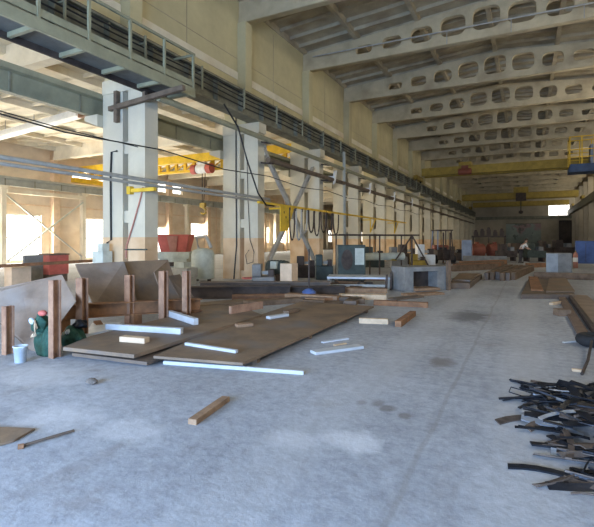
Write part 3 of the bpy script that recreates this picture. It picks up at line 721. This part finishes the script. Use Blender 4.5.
# dark plates on the floor
def gpoly(pts, z): return [G(a, b_, z) for a, b_ in pts]
def shim(label, px, py, z, m='dark_wood'):
    q = G(px, py); o = MB().box(q.x-.25, q.x+.25, q.y-.05, q.y+.05, 0, z).build('timber', m); tag(o, label, 'timber')
plate('lower of the two long dark plates stacked before the rack', gpoly([(72,353), (147,362), (192,347), (274,321), (246,316), (96,343)], .07), .045, 'plate_dark')
plate('upper of the two long plates before the rack, with a wood block on it', gpoly([(63,347), (134,354.5), (262,314.5), (240,306), (200,309), (90,336)], .16), .05, 'plate_brown')
for q_, (a_, b_) in enumerate((((76,349), (136,357)), ((120,336), (172,342)), ((205,316), (245,319)))):
    o = MB().bar(G(*a_)+Vector((0,.1,.09)), G(*b_)+Vector((-.15,.1,.09)), .08, .036).build('timber', 'dark_wood'); tag(o, ('near', 'middle', 'far')[q_]+' thin bearer between the two long plates before the rack', 'timber')
plate('largest brown steel plate lying along the floor in the middle', [(-4.25,4.28,.12), (-3.05,4.53,.12), (-3.05,9.74,.12), (-4.85,9.75,.12), (-4.6,6.0,.12)], .035, 'plate_brown')
for k, (y, xo) in enumerate(((5.0, 0), (6.6, 0), (8.2, 0), (9.5, 0))):
    o = MB().box(-4.5 if k else -4.1, -3.12, y-.04, y+.04, 0, .084).build('timber', 'dark_wood'); tag(o, '%s dark bearer under the largest brown plate' % ORD[k], 'timber', 'bearers under the largest plate')
def timber(label, pa, pb, w_, h_, m, z=0, name='timber', cat='timber', group=None):
    a, b_ = G(*pa, z), G(*pb, z); o = MB().bar(a+Vector((0,0,h_/2)), b_+Vector((0,0,h_/2)), w_, h_).build(name, m, bevel=.004); return tag(o, label, cat, group)
timber('long white flat timber along the front edge of the largest plate', (164,364), (304,374.5), .05, .045, 'white_timber')
timber('white square timber lying behind the wood block on the dark plates', (107,329), (182,334), .09, .09, 'white_timber', .162)
timber('short white timber slanting off the brown plate by the right posts', (169,316), (196,325), .09, .11, 'white_timber', .162)
timber('small pale wood block on the upper dark plate', (122,341), (147,343), .12, .075, 'pale_wood', .162)
timber('white flat bar lying on the near end of the largest plate', (186,345), (237,353), .06, .04, 'white_timber', .122)
timber('brown plank with a white mark standing on the plate edge', (230,314), (262,308.5), .07, .15, 'rust_post', .162)
timber('short wood block between the plates', (236,327), (252,325.5), .14, .05, 'wood', .122)
timber('short white block on the far side of the largest plate', (268,319), (287,316), .12, .05, 'white_timber', .122)
timber('short dark plank at the far edge of the largest plate', (286,314), (297,311), .14, .06, 'dark_wood', .122)
timber('rough brown timber alone on the floor in the foreground', (192,425), (226,401), .085, .05, 'wood')
timber('white flat timber on the floor right of the largest plate', (313,354), (361,347.5), .16, .04, 'white_timber')
timber('thin pale stick beside the right edge of the largest plate', (322,343), (348,339), .06, .02, 'pale_sheet')
timber('small pale wood scrap beside the right edge of the largest plate', (334,346), (346,344), .05, .02, 'pale_wood')
timber('pale wood block on the floor at the far corner of the largest plate', (359,323), (388,324), .1, .1, 'pale_wood')
timber('brown square timber on the floor right of the pale wood block', (398,327), (413,316), .12, .11, 'rust')
# stone, rod, dark plate
p = G(92, 384); o = MB().blob((p.x, p.y, .03), .075, .055, .04, 21, .08, 2).build('stone', 'stone'); tag(o, 'small brown stone on the floor in the left foreground', 'stone')
o = MB().tube([G(18,447,.015), G(45,439,.02), G(74,430.5,.015)], .012, 8).build('steel_rod', 'plate_dark'); tag(o, 'thin steel rod on the floor at the lower left', 'rod')
MB().tube([G(18,447,.015), G(24,446,.015)], .022, 8).build('rod_end', 'rust', o)
plate('dark steel offcut on the floor at the lower left edge', gpoly([(-20,450), (14,440), (35,428), (-20,426)], .02), .018, 'plate_brown')

# ------------------------------------------------------------------ middle of the hall, left side
def gbeam(label, pa, pb, h_, w_, m, z=0, group=None):
    a, b_ = G(*pa), G(*pb); o = MB().ibeam(a+Vector((0,0,z+h_/2)), b_+Vector((0,0,z+h_/2)), h_, w_, .03).build('steel_beam', m); return tag(o, label, 'steel beam', group)
gbeam('dark steel beam lying across the floor before the second column', (186,299), (290,297), .34, .3, 'dark_steel')
gbeam('second dark steel beam close behind the one before the second column', (200,294), (330,293), .36, .3, 'plate_dark')
gbeam('rusty beam on the floor before the dark steel beams', (232,300), (296,299), .14, .2, 'rust')
gbeam('dark beam lying behind the light planks', (250,296), (345,294), .25, .25, 'dark_steel', 0)
o = MB().bar(G(243,291)+Vector((0,0,.4)), G(268,290)+Vector((0,0,.4)), .3, .05).build('red_bar', 'red_paint'); tag(o, 'red painted bar lying on the dark steel beams', 'bar')
timber('brown plank of the long pair lying across the floor', (287,299), (339,302), .3, .16, 'wood')
timber('light plank of the long pair, right end', (339,299), (386,299.5), .25, .14, 'pale_wood')
timber('wide plank behind the long pair of planks', (322,292), (387,293), .3, .14, 'wood')
timber('dark plank under the low bench', (350,306), (356,301), .3, .12, 'plate_dark')
# low bench with pale sheet
p0, p1 = G(327, 289), G(391, 290); ux = (p1-p0).normalized(); uy = Vector((-ux.y, ux.x, 0))
t = thing('low_bench', 'low bench with a pale sheet top, legs over the planks', 'bench', (p0+p1)/2)
zt = .40
MB().slab([p0+Vector((0,0,zt)), p1+Vector((0,0,zt)), p1+uy*1.1+Vector((0,0,zt)), p0+uy*1.1+Vector((0,0,zt))], .06).build('top', 'pale_sheet', t)
for a in (0, 1):
    for b_ in (.06, 1.0):
        q = (p0 if a == 0 else p1)+uy*b_+ux*(.06 if a == 0 else -.06); MB().box(q.x-.04, q.x+.04, q.y-.04, q.y+.04, 0, zt-.06).build('leg', 'grey_pipe', t)
MB().bar(p0+uy*.06+Vector((0,0,.12)), p1+uy*.06+Vector((0,0,.12)), .05, .08).build('rail', 'grey_pipe', t)
# upright bars
for k in range(4):
    q = G(386+4.6*k, 291-.8*k); o = MB().bar((q.x, q.y, 0), (q.x+.03, q.y, .52+.05*(k % 2)), .06, .06).build('steel_stake', 'dark_steel')
    tag(o, '%s short upright steel stake from the left, beside the low bench' % ORD[k].replace('nearest', 'first'), 'stake', 'stakes beside the low bench')
# work bench
p0, p1 = G(405, 292), G(449, 290); ux = (p1-p0).normalized(); uy = Vector((-ux.y, ux.x, 0)); L_ = (p1-p0).length
t = thing('work_bench', 'grey steel work bench with open front in the middle of the hall', 'bench', (p0+p1)/2)
def ob(mb, a0_, a1_, b0_, b1_, z0, z1):
    pts = [p0+ux*a0_+uy*b0_, p0+ux*a1_+uy*b0_, p0+ux*a1_+uy*b1_, p0+ux*a0_+uy*b1_]
    return mb.slab([q+Vector((0,0,z1)) for q in pts], z1-z0)
ob(MB(), 0, L_, 0, .8, .62, .76).build('top', 'crate_grey', t)
ob(MB(), .02, .32, .02, .78, 0, .62).build('pedestal', 'crate_grey', t)
ob(MB(), L_-.42, L_-.02, .02, .78, 0, .62).build('pedestal', 'crate_grey', t)
ob(MB(), .32, L_-.42, .5, .55, .1, .62).build('back_panel', 'dark_steel', t)
ob(MB(), .32, L_-.42, -.1, .45, .02, .1).build('foot_board', 'wood', t)
ob(MB(), L_-.12, L_, -.1, .0, 0, .95).build('corner_post', 'dark_wood', t)
# green rectifier with round fan
p0 = G(338, 284); ux = Vector((CT, ST, 0)); uy = Vector((-ST, CT, 0)); L_ = 1.0
t = thing('welding_rectifier', 'dark green machine box with a big round dark fan, behind the low bench', 'machine', p0+ux*.5+uy*.3)
ob(MB(), 0, L_, 0, .8, .12, 1.42).build('housing', 'green_machine', t, bevel=.02)
q = p0+ux*.33+uy*-.02+Vector((0,0,.88)); fm = MB()
for r0, dz in ((.3, .0),):
    pts = [q+ux*r0*math.cos(a)*.7+Vector((0,0,r0*1.25*math.sin(a))) for a in [2*math.pi*k/24 for k in range(24)]]; fm.slab(pts, .05)
fm.build('fan', 'dark_steel', t)
ob(MB(), L_*.62, L_*.95, -.015, .0, .7, 1.3).build('panel', 'pale_machine', t)
for a in (.1, .9): ob(MB(), a-.06, a+.06, .1, .7, 0, .12).build('foot', 'dark_steel', t)
# pipe frame rack
p0 = G(345, 277.5); p1 = G(412, 275); ux = (p1-p0).normalized(); uy = Vector((-ux.y, ux.x, 0)); L_ = (p1-p0).length
t = thing('pipe_rack', 'dark pipe frame rack with a long grey roller behind the low bench', 'rack', (p0+p1)/2)
for a in (0, L_*.5, L_):
    for b_ in (0, .8):
        q = p0+ux*a+uy*b_; MB().tube([q, q+Vector((0,0,1.82))], .035, 8).build('upright', 'dark_steel', t)
for b_ in (0, .8): MB().tube([p0-ux*.3+uy*b_+Vector((0,0,1.82)), p1+ux*.4+uy*b_+Vector((0,0,1.82))], .035, 8).build('rail', 'dark_steel', t)
MB().tube([p0+ux*.5+uy*.4+Vector((0,0,.85)), p1+ux*-.2+uy*.4+Vector((0,0,.85))], .17, 14).build('roller', 'pale_machine', t)
for a in (L_*.25, L_*.75): MB().tube([p0+ux*a+Vector((0,0,.7)), p0+ux*a+uy*.8+Vector((0,0,.7))], .04, 8).build('cross_bar', 'dull_yellow', t)
MB().bar(p1+Vector((0,0,1.8)), p1+ux*1.2+Vector((0,0,.0)), .05, .05).build('stay', 'dark_steel', t)
MB().bar(p1+Vector((0,0,1.8)), p1-ux*.9+Vector((0,0,.7)), .05, .05).build('stay', 'dark_steel', t)
# offcuts lying about under the racks
rq = random.Random(12)
for k in range(22):
    px = rq.uniform(300, 402); py = rq.uniform(279, 289) if k % 3 else rq.uniform(300, 305)
    a = G(px, py); an = rq.gauss(.35, .35); L_ = rq.uniform(.4, 1.3)
    o = MB().bar((a.x, a.y, .06), (a.x+math.cos(an)*L_, a.y+math.sin(an)*L_, .06), rq.uniform(.08, .2), .12).build('offcut', ('dark_wood', 'rust', 'plate_dark', 'wood')[k % 4])
    tag(o, 'brown steel or timber offcut in the clutter around the low bench', 'offcut', 'offcuts around the low bench')
for k, (pa, pb, wd, hh, mm, lab) in enumerate((((190,308), (246,303), .5, .08, 'plate_brown', 'brown plate strip on the floor behind the brown plate by the rack'), ((196,314), (226,307), .8, .06, 'plate_dark', 'dark plate strip beneath the standing brown plank'), ((246,306), (300,302), .35, .12, 'dark_wood', 'dark timber behind the far edge of the largest plate'), ((300,306), (340,304), .4, .07, 'plate_dark', 'dark plate strip in front of the long pair of planks'), ((405,296), (440,294), .4, .06, 'wood', 'wooden board on the floor in front of the grey work bench'), ((392,300), (420,297), .3, .05, 'plate_dark', 'dark strip on the floor left before the grey work bench'), ((528,267.5), (547,267), .4, .25, 'rust', 'reddish brown beam lying left of the wrapped crate'))):
    timber(lab, pa, pb, wd, hh, mm, name='steel_strip' if 'plate' in mm else 'timber', cat='strip')
# blue based stand and short board, motor
p = G(309, 299); t = thing('pole_stand', 'thin pole on a blue drum base before the second column gap', 'stand', p)
MB().lathe(p, [(.14, 0), (.19, .04), (.19, .2), (.1, .27), (.03, .29)], 18).build('base', 'blue_paint', t, smooth=True)
MB().tube([p+Vector((0,0,.28)), p+Vector((0,0,1.35))], .025).build('pole', 'dark_steel', t)
p = G(289, 292); t = thing('cabinet', 'small peach cabinet behind the dark steel beams', 'cabinet', p)
MB().box(p.x-.2, p.x+.2, p.y-.2, p.y+.2, .06, .88).build('body', 'peach_board', t); MB().box(p.x-.17, p.x+.17, p.y-.17, p.y+.17, 0, .06).build('plinth', 'dark_wood', t)
p = G(278, 285); t = thing('electric_motor', 'dark electric motor with ribbed body left of the peach cabinet', 'motor', p)
MB().lathe((p.x, p.y, .62), [(.08, -.4), (.25, -.38)]+[(.25+.025*(k % 2), -.3+.06*k) for k in range(11)]+[(.24, .38), (.08, .42)], 18, 'x').build('body', 'green_machine', t)
MB().box(p.x-.3, p.x+.3, p.y-.25, p.y+.25, 0, .4).build('base', 'dark_steel', t); MB().box(p.x-.12, p.x+.12, p.y-.34, p.y-.2, .6, .85).build('terminal_box', 'pale_machine', t)
# machines further along the columns
for k, (px, py, wid, hh, m_, lab) in enumerate(((264, 291, .7, .85, 'crate_grey', 'grey machine tool behind the foot of the grey cross bracing'), (324, 279, .7, 1.0, 'green_machine', 'dark green machine tool between the third column and the green box'), (425, 267, 1.0, 1.35, 'white_paint', 'white machine tool left of the forklift'), (418, 268, .8, .8, 'dull_yellow', 'yellow based machine tool behind the work bench'), (398, 268, .9, 1.2, 'crate_grey', 'grey machine tool behind the end of the pipe rack'), (352, 270, 1.0, 1.1, 'dark_steel', 'dark machine tool right behind the green machine box'), (374, 267, 1.1, 1.2, 'green_machine', 'dark green machine tool behind the roller rack'), (408, 264, 1.2, 1.3, 'dark_steel', 'dark machine tool far behind the grey work bench'), (455, 260.5, 1.0, 1.1, 'plate_dark', 'brown machine tool between the forklift and the blue grey cabinet'), (306, 277, .8, .9, 'dark_steel', 'dark machine tool left of the third column foot'))):
    p0 = G(px, py); ux = Vector((CT, ST, 0)); uy = Vector((-ST, CT, 0))
    t = thing('machine_tool', lab, 'machine', p0)
    ob(MB(), -wid/2, wid/2, -.4, .4, 0, hh*.55).build('bed', m_, t, bevel=.02)
    ob(MB(), -wid/2, -wid*.1, -.3, .35, hh*.55, hh).build('headstock', m_, t, bevel=.02)
    ob(MB(), wid*.2, wid*.45, -.2, .2, hh*.55, hh*.8).build('tailstock', 'dark_steel', t)
    ob(MB(), -wid*.1, wid*.2, -.08, .08, hh*.62, hh*.74).build('spindle', 'grey_pipe', t)
# forklift
p0 = G(437, 264); ux = Vector((CT, ST, 0)); uy = Vector((-ST, CT, 0)); q0 = p0
t = thing('forklift', 'dark forklift with open overhead guard parked beside the columns', 'forklift', p0)
ob(MB(), .05, 1.15, 0, 1.7, .25, .95).build('body', 'dark_steel', t, bevel=.04)
ob(MB(), .1, 1.1, .9, 1.7, .95, 1.25).build('engine_cover', 'tank_red', t, bevel=.04)
for a in (.1, 1.1):
    for b_ in (.15, 1.55): MB().bar(p0+ux*a+uy*b_+Vector((0,0,.95)), p0+ux*(a+(.05 if a < .5 else -.05))+uy*(b_+(.15 if b_ < 1 else -.15))+Vector((0,0,2.25)), .07, .07).build('guard_post', 'grey_blue' if a < .5 else 'dark_steel', t)
ob(MB(), .05, 1.15, .2, 1.5, 2.22, 2.3).build('guard_roof', 'dark_steel', t)
ob(MB(), .35, .85, .55, .9, .95, 1.1).build('seat', 'black_cable', t)
for a in (.0, 1.2):
    for b_ in (.35, 1.4):
        q = p0+ux*a+uy*b_+Vector((0,0,.29)); w_ = MB(); pts = [q+uy*.29*math.cos(x)+Vector((0,0,.29*math.sin(x)))-ux*.09 for x in [2*math.pi*k/18 for k in range(18)]]
        w_.tube([q-ux*.1, q+ux*.1], .29, 18); w_.build('wheel', 'tyre', t)
for a in (.35, .8): ob(MB(), a, a+.08, -.15, -.05, .1, 2.1).build('mast', 'dark_steel', t)
for a in (.3, .85): ob(MB(), a, a+.1, -1.0, -.15, .06, .11).build('fork', 'dark_steel', t)
# blue grey cabinet, plates
p = G(467, 261); t = thing('cabinet', 'tall blue grey cabinet against the columns left of the red tanks', 'cabinet', p)
MB().box(p.x-.35, p.x+.35, p.y-.3, p.y+.3, .08, 1.6).build('body', 'grey_blue', t); MB().box(p.x-.3, p.x+.3, p.y-.27, p.y+.27, 0, .08).build('plinth', 'dark_steel', t)
plate('dark steel plate on the floor before the forklift', gpoly([(449,283), (470,283), (482,274), (459,273)], .2), .19, 'plate_dark')
plate('smaller brown plate on top of the dark plate before the forklift', gpoly([(452,279), (470,280), (480,273.5), (462,273)], .26), .055, 'plate_brown')
for k in range(4):
    timber('%s reddish beam from the front, stacked on the floor right of the forklift' % ORD[k].replace('nearest', 'first'), (452+3*k, 271.5-1.7*k), (496+3*k, 269-1.6*k), .3, .3, 'rust' if k % 2 else 'dark_wood', group='reddish beams right of the forklift', name='steel_beam', cat='steel beam')
# red tanks
for k, (px, lab) in enumerate(((477, 'left rust red tank lying on saddles near the back'), (494.5, 'right rust red tank lying on saddles near the back'))):
    p = G(px, 259.5); t = thing('tank', lab, 'tank', p, 'rust red tanks near the back')
    a = p-ux*.5+Vector((0,0,.75)); b_ = p+ux*.5+Vector((0,0,.75))
    MB().tube([a-ux*.12, a, b_, b_+ux*.12], [.3, .55, .55, .3], 20).build('shell', 'tank_red', t)
    for s in (-.4, .4): q = p+ux*s; MB().box(q.x-.12, q.x+.12, q.y-.35, q.y+.35, 0, .35).build('saddle', 'dark_steel', t)
    MB().lathe(p+Vector((0,0,1.26)), [(.15, 0), (.15, .12), (.19, .12), (.19, .17), (.02, .18)], 14).build('manhole', 'tank_red', t)
p = G(486, 261.6); o = MB().box(p.x-1.6, p.x+1.4, p.y-.2, p.y+.2, 0, .42).build('block_row', 'crate_grey'); tag(o, 'pale low row of blocks in front of the red tanks', 'block')
# dark shelf rack with motors behind the tanks
p0 = WY(472, 240, 46); p1 = WY(506, 240, 46)
t = thing('shelf_rack', 'dark steel rack behind the red tanks', 'rack', ((p0.x+p1.x)/2, 46, 0))
MB().box(p0.x, p1.x, 45.6, 46.4, 1.85, 2.0).build('shelf', 'dark_steel', t)
for x in (p0.x+.1, (p0.x+p1.x)/2, p1.x-.1): MB().box(x-.06, x+.06, 45.9, 46.1, 0, 1.85).build('leg', 'dark_steel', t)
for k in range(5):
    x = p0.x+.35+k*(p1.x-p0.x-.7)/4; o = MB().box(x-.18, x+.18, 45.85, 46.2, 2.0, 2.35+.12*(k % 3)).lathe((x, 45.9, 2.42+.12*(k % 3)), [(.05, -.12), (.14, -.1), (.14, .1), (.05, .12)], 12, 'y').build('gear_unit', 'dark_steel')
    tag(o, '%s dark machine unit from the left on the rack behind the tanks' % ORD[k].replace('nearest', 'first'), 'machine part', 'machine units on the rack')
# mural board
ma, mb_ = WY(506, 224, YB-.1), WY(541, 252, YB-.1)
o = MB().box(ma.x, mb_.x, YB-.2, YB, .2, ma.z).build('mural_panel', 'mural_board'); tag(o, 'large faded teal and pink painted panel on the back wall', 'panel')
MB().box(ma.x, mb_.x, YB-.22, YB-.1, ma.z, ma.z+.15).build('panel_frame', 'dark_olive_steel', o)
# benches and clutter in front of the back wall
for k, (px, py, wid, hh, m_, lab) in enumerate(((506, 261, 1.3, 1.3, 'dark_steel', 'dark machine left of the worker'), (534, 261.5, 1.4, 1.35, 'green_machine', 'long dark machine right of the worker'), (545, 258, .9, 1.5, 'dark_steel', 'tall dark machine behind the wrapped crate'), (562, 258, 1.8, 1.6, 'dark_steel', 'bulky dark machine before the dark gate'), (520, 256.5, 2.6, 1.3, 'plate_dark', 'dark work table behind the worker'))):
    p0 = G(px, py); t = thing('machine_tool', lab, 'machine', p0)
    ob(MB(), -wid/2, wid/2, -.4, .4, .3, hh*.6).build('bed', m_, t)
    for a in (-wid*.45, wid*.35): ob(MB(), a, a+wid*.1, -.35, .35, 0, .3).build('foot', 'dark_steel', t)
    ob(MB(), -wid*.4, -wid*.05, -.3, .3, hh*.6, hh).build('headstock', m_, t)
    ob(MB(), wid*.15, wid*.4, -.25, .25, hh*.6, hh*.82).build('carriage', 'crate_grey', t)
# ------------------------------------------------------------------ worker bending over
p = G(520.5, 263); px_, py_ = p.x, p.y
t = thing('person', 'person in a white top and dark trousers bending forward near the back', 'person', (px_, py_, 0))
def skin_fig(name, verts, edges, radii, m, parent, root=0):
    me = bpy.data.meshes.new(name); me.from_pydata(verts, edges, []); o = bpy.data.objects.new(name, me); COL.objects.link(o); o.parent = parent
    sk = o.modifiers.new('skin', 'SKIN'); sk.use_smooth_shade = True
    for i, r in enumerate(radii): me.skin_vertices[0].data[i].radius = (r, r)
    me.skin_vertices[0].data[root].use_root = True
    o.modifiers.new('sub', 'SUBSURF').levels = 1; o.modifiers['sub'].render_levels = 1
    me.materials.append(M[m]); return o
V = [(0,0,.92), (-.12,0,1.12), (-.27,-.02,1.32), (-.33,-.03,1.40), (-.40,-.04,1.50), (-.42,-.04,1.60),
     (.02,.11,.85), (.0,.13,.47), (.05,.13,.07), (-.12,.13,.04), (.02,-.11,.85), (-.03,-.13,.47), (.02,-.13,.07), (-.15,-.13,.04),
     (-.28,.19,1.32), (-.38,.24,1.08), (-.56,.18,.96), (-.63,.16,.94), (-.28,-.21,1.32), (-.38,-.26,1.08), (-.56,-.2,.98), (-.63,-.18,.95)]
E = [(0,1),(1,2),(2,3),(3,4),(4,5),(0,6),(6,7),(7,8),(8,9),(0,10),(10,11),(11,12),(12,13),(2,14),(14,15),(15,16),(16,17),(2,18),(18,19),(19,20),(20,21)]
RD = [.14,.13,.15,.055,.10,.09,.10,.068,.045,.04,.10,.068,.045,.04,.06,.045,.035,.04,.06,.045,.035,.04]
body = skin_fig('body', V, E, RD, 'skin', t)
skin_fig('shirt', [V[i] for i in (0,1,2,14,15,18,19)], [(0,1),(1,2),(2,3),(3,4),(2,5),(5,6)], [.155,.15,.17,.075,.06,.075,.06], 'shirt_white', body)
skin_fig('trousers', [V[i] for i in (0,6,7,8,10,11,12)], [(0,1),(1,2),(2,3),(0,4),(4,5),(5,6)], [.158,.115,.085,.065,.115,.085,.065], 'trousers_dark', body)
MB().blob((px_-.41, py_-.04, 1.63), .11, .105, .1, 31, .05, 2).build('hair', 'hair_dark', t, smooth=True)
for s in (-1, 1): MB().blob((px_+V[9][0]+.09, py_+s*.13, .05), .15, .06, .06, 40, .03, 2).build('shoe', 'black_cable', t, smooth=True)
t.rotation_euler = (0, 0, R(200))

# ------------------------------------------------------------------ right side of the hall
# steel beams lying along the hall
for k in range(6):
    xa = -1.45+.19*k; xb = -1.0+.17*k
    o = MB().bar((xa, 19.3+.3*(k % 3), .15), (xb+.08*k, 26.5, .15), .15, .3).build('steel_beam', 'dark_wood' if k % 2 else 'plate_dark')
    tag(o, '%s dark steel beam from the left in the bundle lying along the hall' % ORD[k].replace('nearest', 'first'), 'steel beam', 'steel beams lying along the hall')
plate('wide dark steel plate on the floor at the right, under the orange plank', gpoly([(521,294.5), (575,294.5), (567,279), (529,278)], .12), .12, 'plate_dark')
plate('brown sheet on top of the wide dark plate at the right', gpoly([(546,291), (575,291), (566,278), (549,278)], .16), .035, 'plate_brown')
timber('orange brown plank lying on the wide dark plate', (537,291), (533,277.5), .32, .04, 'rust', .122)
timber('long dark timber lying behind the wrapped crate', (534,278), (594,280), .25, .25, 'dark_wood')
timber('short pale plank before the wide dark plate', (551,305), (561,303.5), .1, .06, 'pale_wood')
timber('short brown block beside the long rusty bars', (556,315.5), (568,315.5), .22, .14, 'dark_wood')
p = G(559, 275); t = thing('crate', 'grey crate wrapped in pale film at the right', 'crate', p)
MB().box(p.x-.5, p.x+.5, p.y-.2, p.y+.7, .1, 1.0).build('box', 'crate_grey', t, bevel=.02)
MB().box(p.x-.52, p.x-.05, p.y-.23, p.y-.2, .12, .98).build('film', 'crate_film', t)
for s in (-.4, 0, .4): MB().box(p.x+s-.06, p.x+s+.06, p.y-.2, p.y+.7, 0, .1).build('runner', 'wood', t)
p = G(586, 268); t = thing('cabinet', 'bright blue cabinet at the right edge behind the crate', 'cabinet', p)
MB().box(p.x-.5, p.x+.6, p.y, p.y+.6, .25, 1.55).build('body', 'blue_paint', t, bevel=.01)
for s in (-.42, .5): MB().box(p.x+s-.04, p.x+s+.04, p.y+.05, p.y+.5, 0, .25).build('leg', 'dark_steel', t)
MB().box(p.x-.02, p.x+.0, p.y-.01, p.y, .35, 1.45).build('door_gap', 'dark_steel', t)
p = G(575.5, 268); t = thing('gas_cylinder', 'pink and white gas cylinder left of the blue cabinet', 'cylinder', p)
MB().lathe(p, [(.11, 0), (.12, .03), (.12, .75), (.07, .88), (.03, .9)], 16).build('shell', 'hose_red', t, smooth=True)
MB().lathe(p+Vector((0,0,.35)), [(.122, 0), (.122, .25), (.10, .25), (.10, 0)], 16).build('band', 'white_paint', t)
MB().lathe(p+Vector((0,0,.9)), [(.03, 0), (.03, .1), (.02, .1)], 10).build('valve', 'dull_yellow', t)
# long rusty bars and grey plate
for k, (x, ya, yb_, w_, h_, m_, lab) in enumerate(((.83, 8.75, 15.0, .16, .06, 'bar_dull', 'long rusty flat bar on the floor nearest the middle aisle'), (1.02, 8.9, 14.6, .07, .1, 'dark_steel', 'dark angle bar lying right beside the long rusty flat bar'), (1.62, 9.3, 14.4, .12, .08, 'bar_dull', 'rusty bar along the far side of the grey plate'), (1.85, 9.6, 14.0, .07, .1, 'dark_steel', 'dark bar at the right picture edge along the floor'))):
    o = MB().bar((x, ya, h_/2), (x+.02*k, yb_, h_/2), w_, h_).build('steel_bar', m_); tag(o, lab, 'steel bar', 'long bars at the right')
plate('grey steel plate lying between the long bars at the right', [(1.1, 9.6, .05), (1.52, 9.6, .05), (1.5, 15.0, .05), (1.1, 15.0, .05)], .05, 'plate_grey')
timber('thin bright stick on the floor beside the end of the rusty bars', (563,343), (584,341), .03, .02, 'white_timber')
timber('small orange wood piece above the scrap heap', (572,371), (583,372), .06, .03, 'pale_wood')
# tyre and drooping stick
p = G(597, 346); t = thing('tyre', 'black tyre lying at the right edge by the rusty bars', 'tyre', (p.x, p.y, 0))
ring = MB(); n1, n2 = 24, 10; vs = []
for i in range(n1):
    a = 2*math.pi*i/n1; vs.append([ring.bm.verts.new((p.x+(.2+.085*math.cos(b_))*math.cos(a), p.y+(.2+.085*math.cos(b_))*math.sin(a), .09+.085*math.sin(b_))) for b_ in [2*math.pi*q/n2 for q in range(n2)]])
for i in range(n1):
    for q in range(n2): ring.bm.faces.new((vs[i][q], vs[(i+1) % n1][q], vs[(i+1) % n1][(q+1) % n2], vs[i][(q+1) % n2]))
ring.build('rubber', 'tyre', t, smooth=True)
o = MB().tube([G(592,347,.02)+Vector((0,0,.1)), G(588,360,.06), G(582,374,.02)], .018, 8).build('bent_rod', 'dark_steel'); tag(o, 'dark bent rod hanging from the tyre to the scrap heap', 'rod')
# scrap heap
rs = random.Random(5)
def heapz(x, y):
    e = ((x-.95)/.95)**2+((y-4.65)/1.15)**2
    return max(0, .24*(1-e))
n = 0
while n < 250:
    x = rs.uniform(-.02, 1.25); y = rs.uniform(3.3, 5.75)
    lim = .20-.26*(y-3.8)/1.7
    if x < lim and rs.random() < .8: continue
    L_ = rs.uniform(.15, .55); a = rs.gauss(0.15, .65) if rs.random() < .68 else rs.uniform(-1.6, 1.6)
    hz = heapz(x, y)*rs.uniform(.15, 1)+.012
    tilt = rs.uniform(-.18, .18) if hz > .06 else 0.0
    d_ = Vector((math.cos(a), math.sin(a), tilt)); c_ = Vector((x, y, hz)); k_ = rs.uniform(-.12, .12)
    side = Vector((-math.sin(a), math.cos(a), 0)); pts = []
    for q in range(5):
        s = (q/4-.5); pp = c_+d_*L_*s+side*k_*(1-4*s*s)*L_; pp.z = max(.012, pp.z); pts.append(pp)
    m_ = 'scrap_black' if rs.random() < .74 else ('scrap_brown' if rs.random() < .7 else 'scrap_bright')
    mb = MB()
    if rs.random() < .7:
        w_ = rs.uniform(.025, .085); th = rs.uniform(.004, .016); v = []
        tw = rs.uniform(-.6, .6)
        for pp in pts:
            sd = side*math.cos(tw)+Vector((0,0,1))*math.sin(tw); up = Vector((0,0,1))*math.cos(tw)-side*math.sin(tw)
            v.append([mb.bm.verts.new(pp+sd*w_/2*i+up*th/2*j) for i, j in ((-1,-1),(1,-1),(1,1),(-1,1))])
        for A, B in zip(v, v[1:]):
            for q in range(4): mb.bm.faces.new((A[q], A[(q+1) % 4], B[(q+1) % 4], B[q]))
        mb.bm.faces.new(v[0][::-1]); mb.bm.faces.new(v[-1])
    else: mb.tube(pts, rs.uniform(.006, .016), 6)
    o = mb.build('scrap_strip', m_)
    tag(o, {'scrap_black': 'black metal strip in the scrap heap at lower right', 'scrap_brown': 'brown metal strip in the scrap heap at lower right', 'scrap_bright': 'shiny metal strip in the scrap heap at lower right'}[m_], 'scrap metal', 'metal strips of the scrap heap')
    n += 1
o = MB().tube([G(548,398,.03), G(525,391,.03), G(511,387,.05), G(509,392,.04), G(522,396,.02), G(556,398,.03)], .006, 6).build('wire', 'scrap_black'); tag(o, 'thin wire loop sticking out left of the scrap heap', 'wire')
o = MB().tube([G(499,398.5,.03), G(530,397,.04), G(580,393,.1)], .012, 6).build('scrap_rod', 'scrap_black'); tag(o, 'long black rod poking out left of the scrap heap', 'rod')
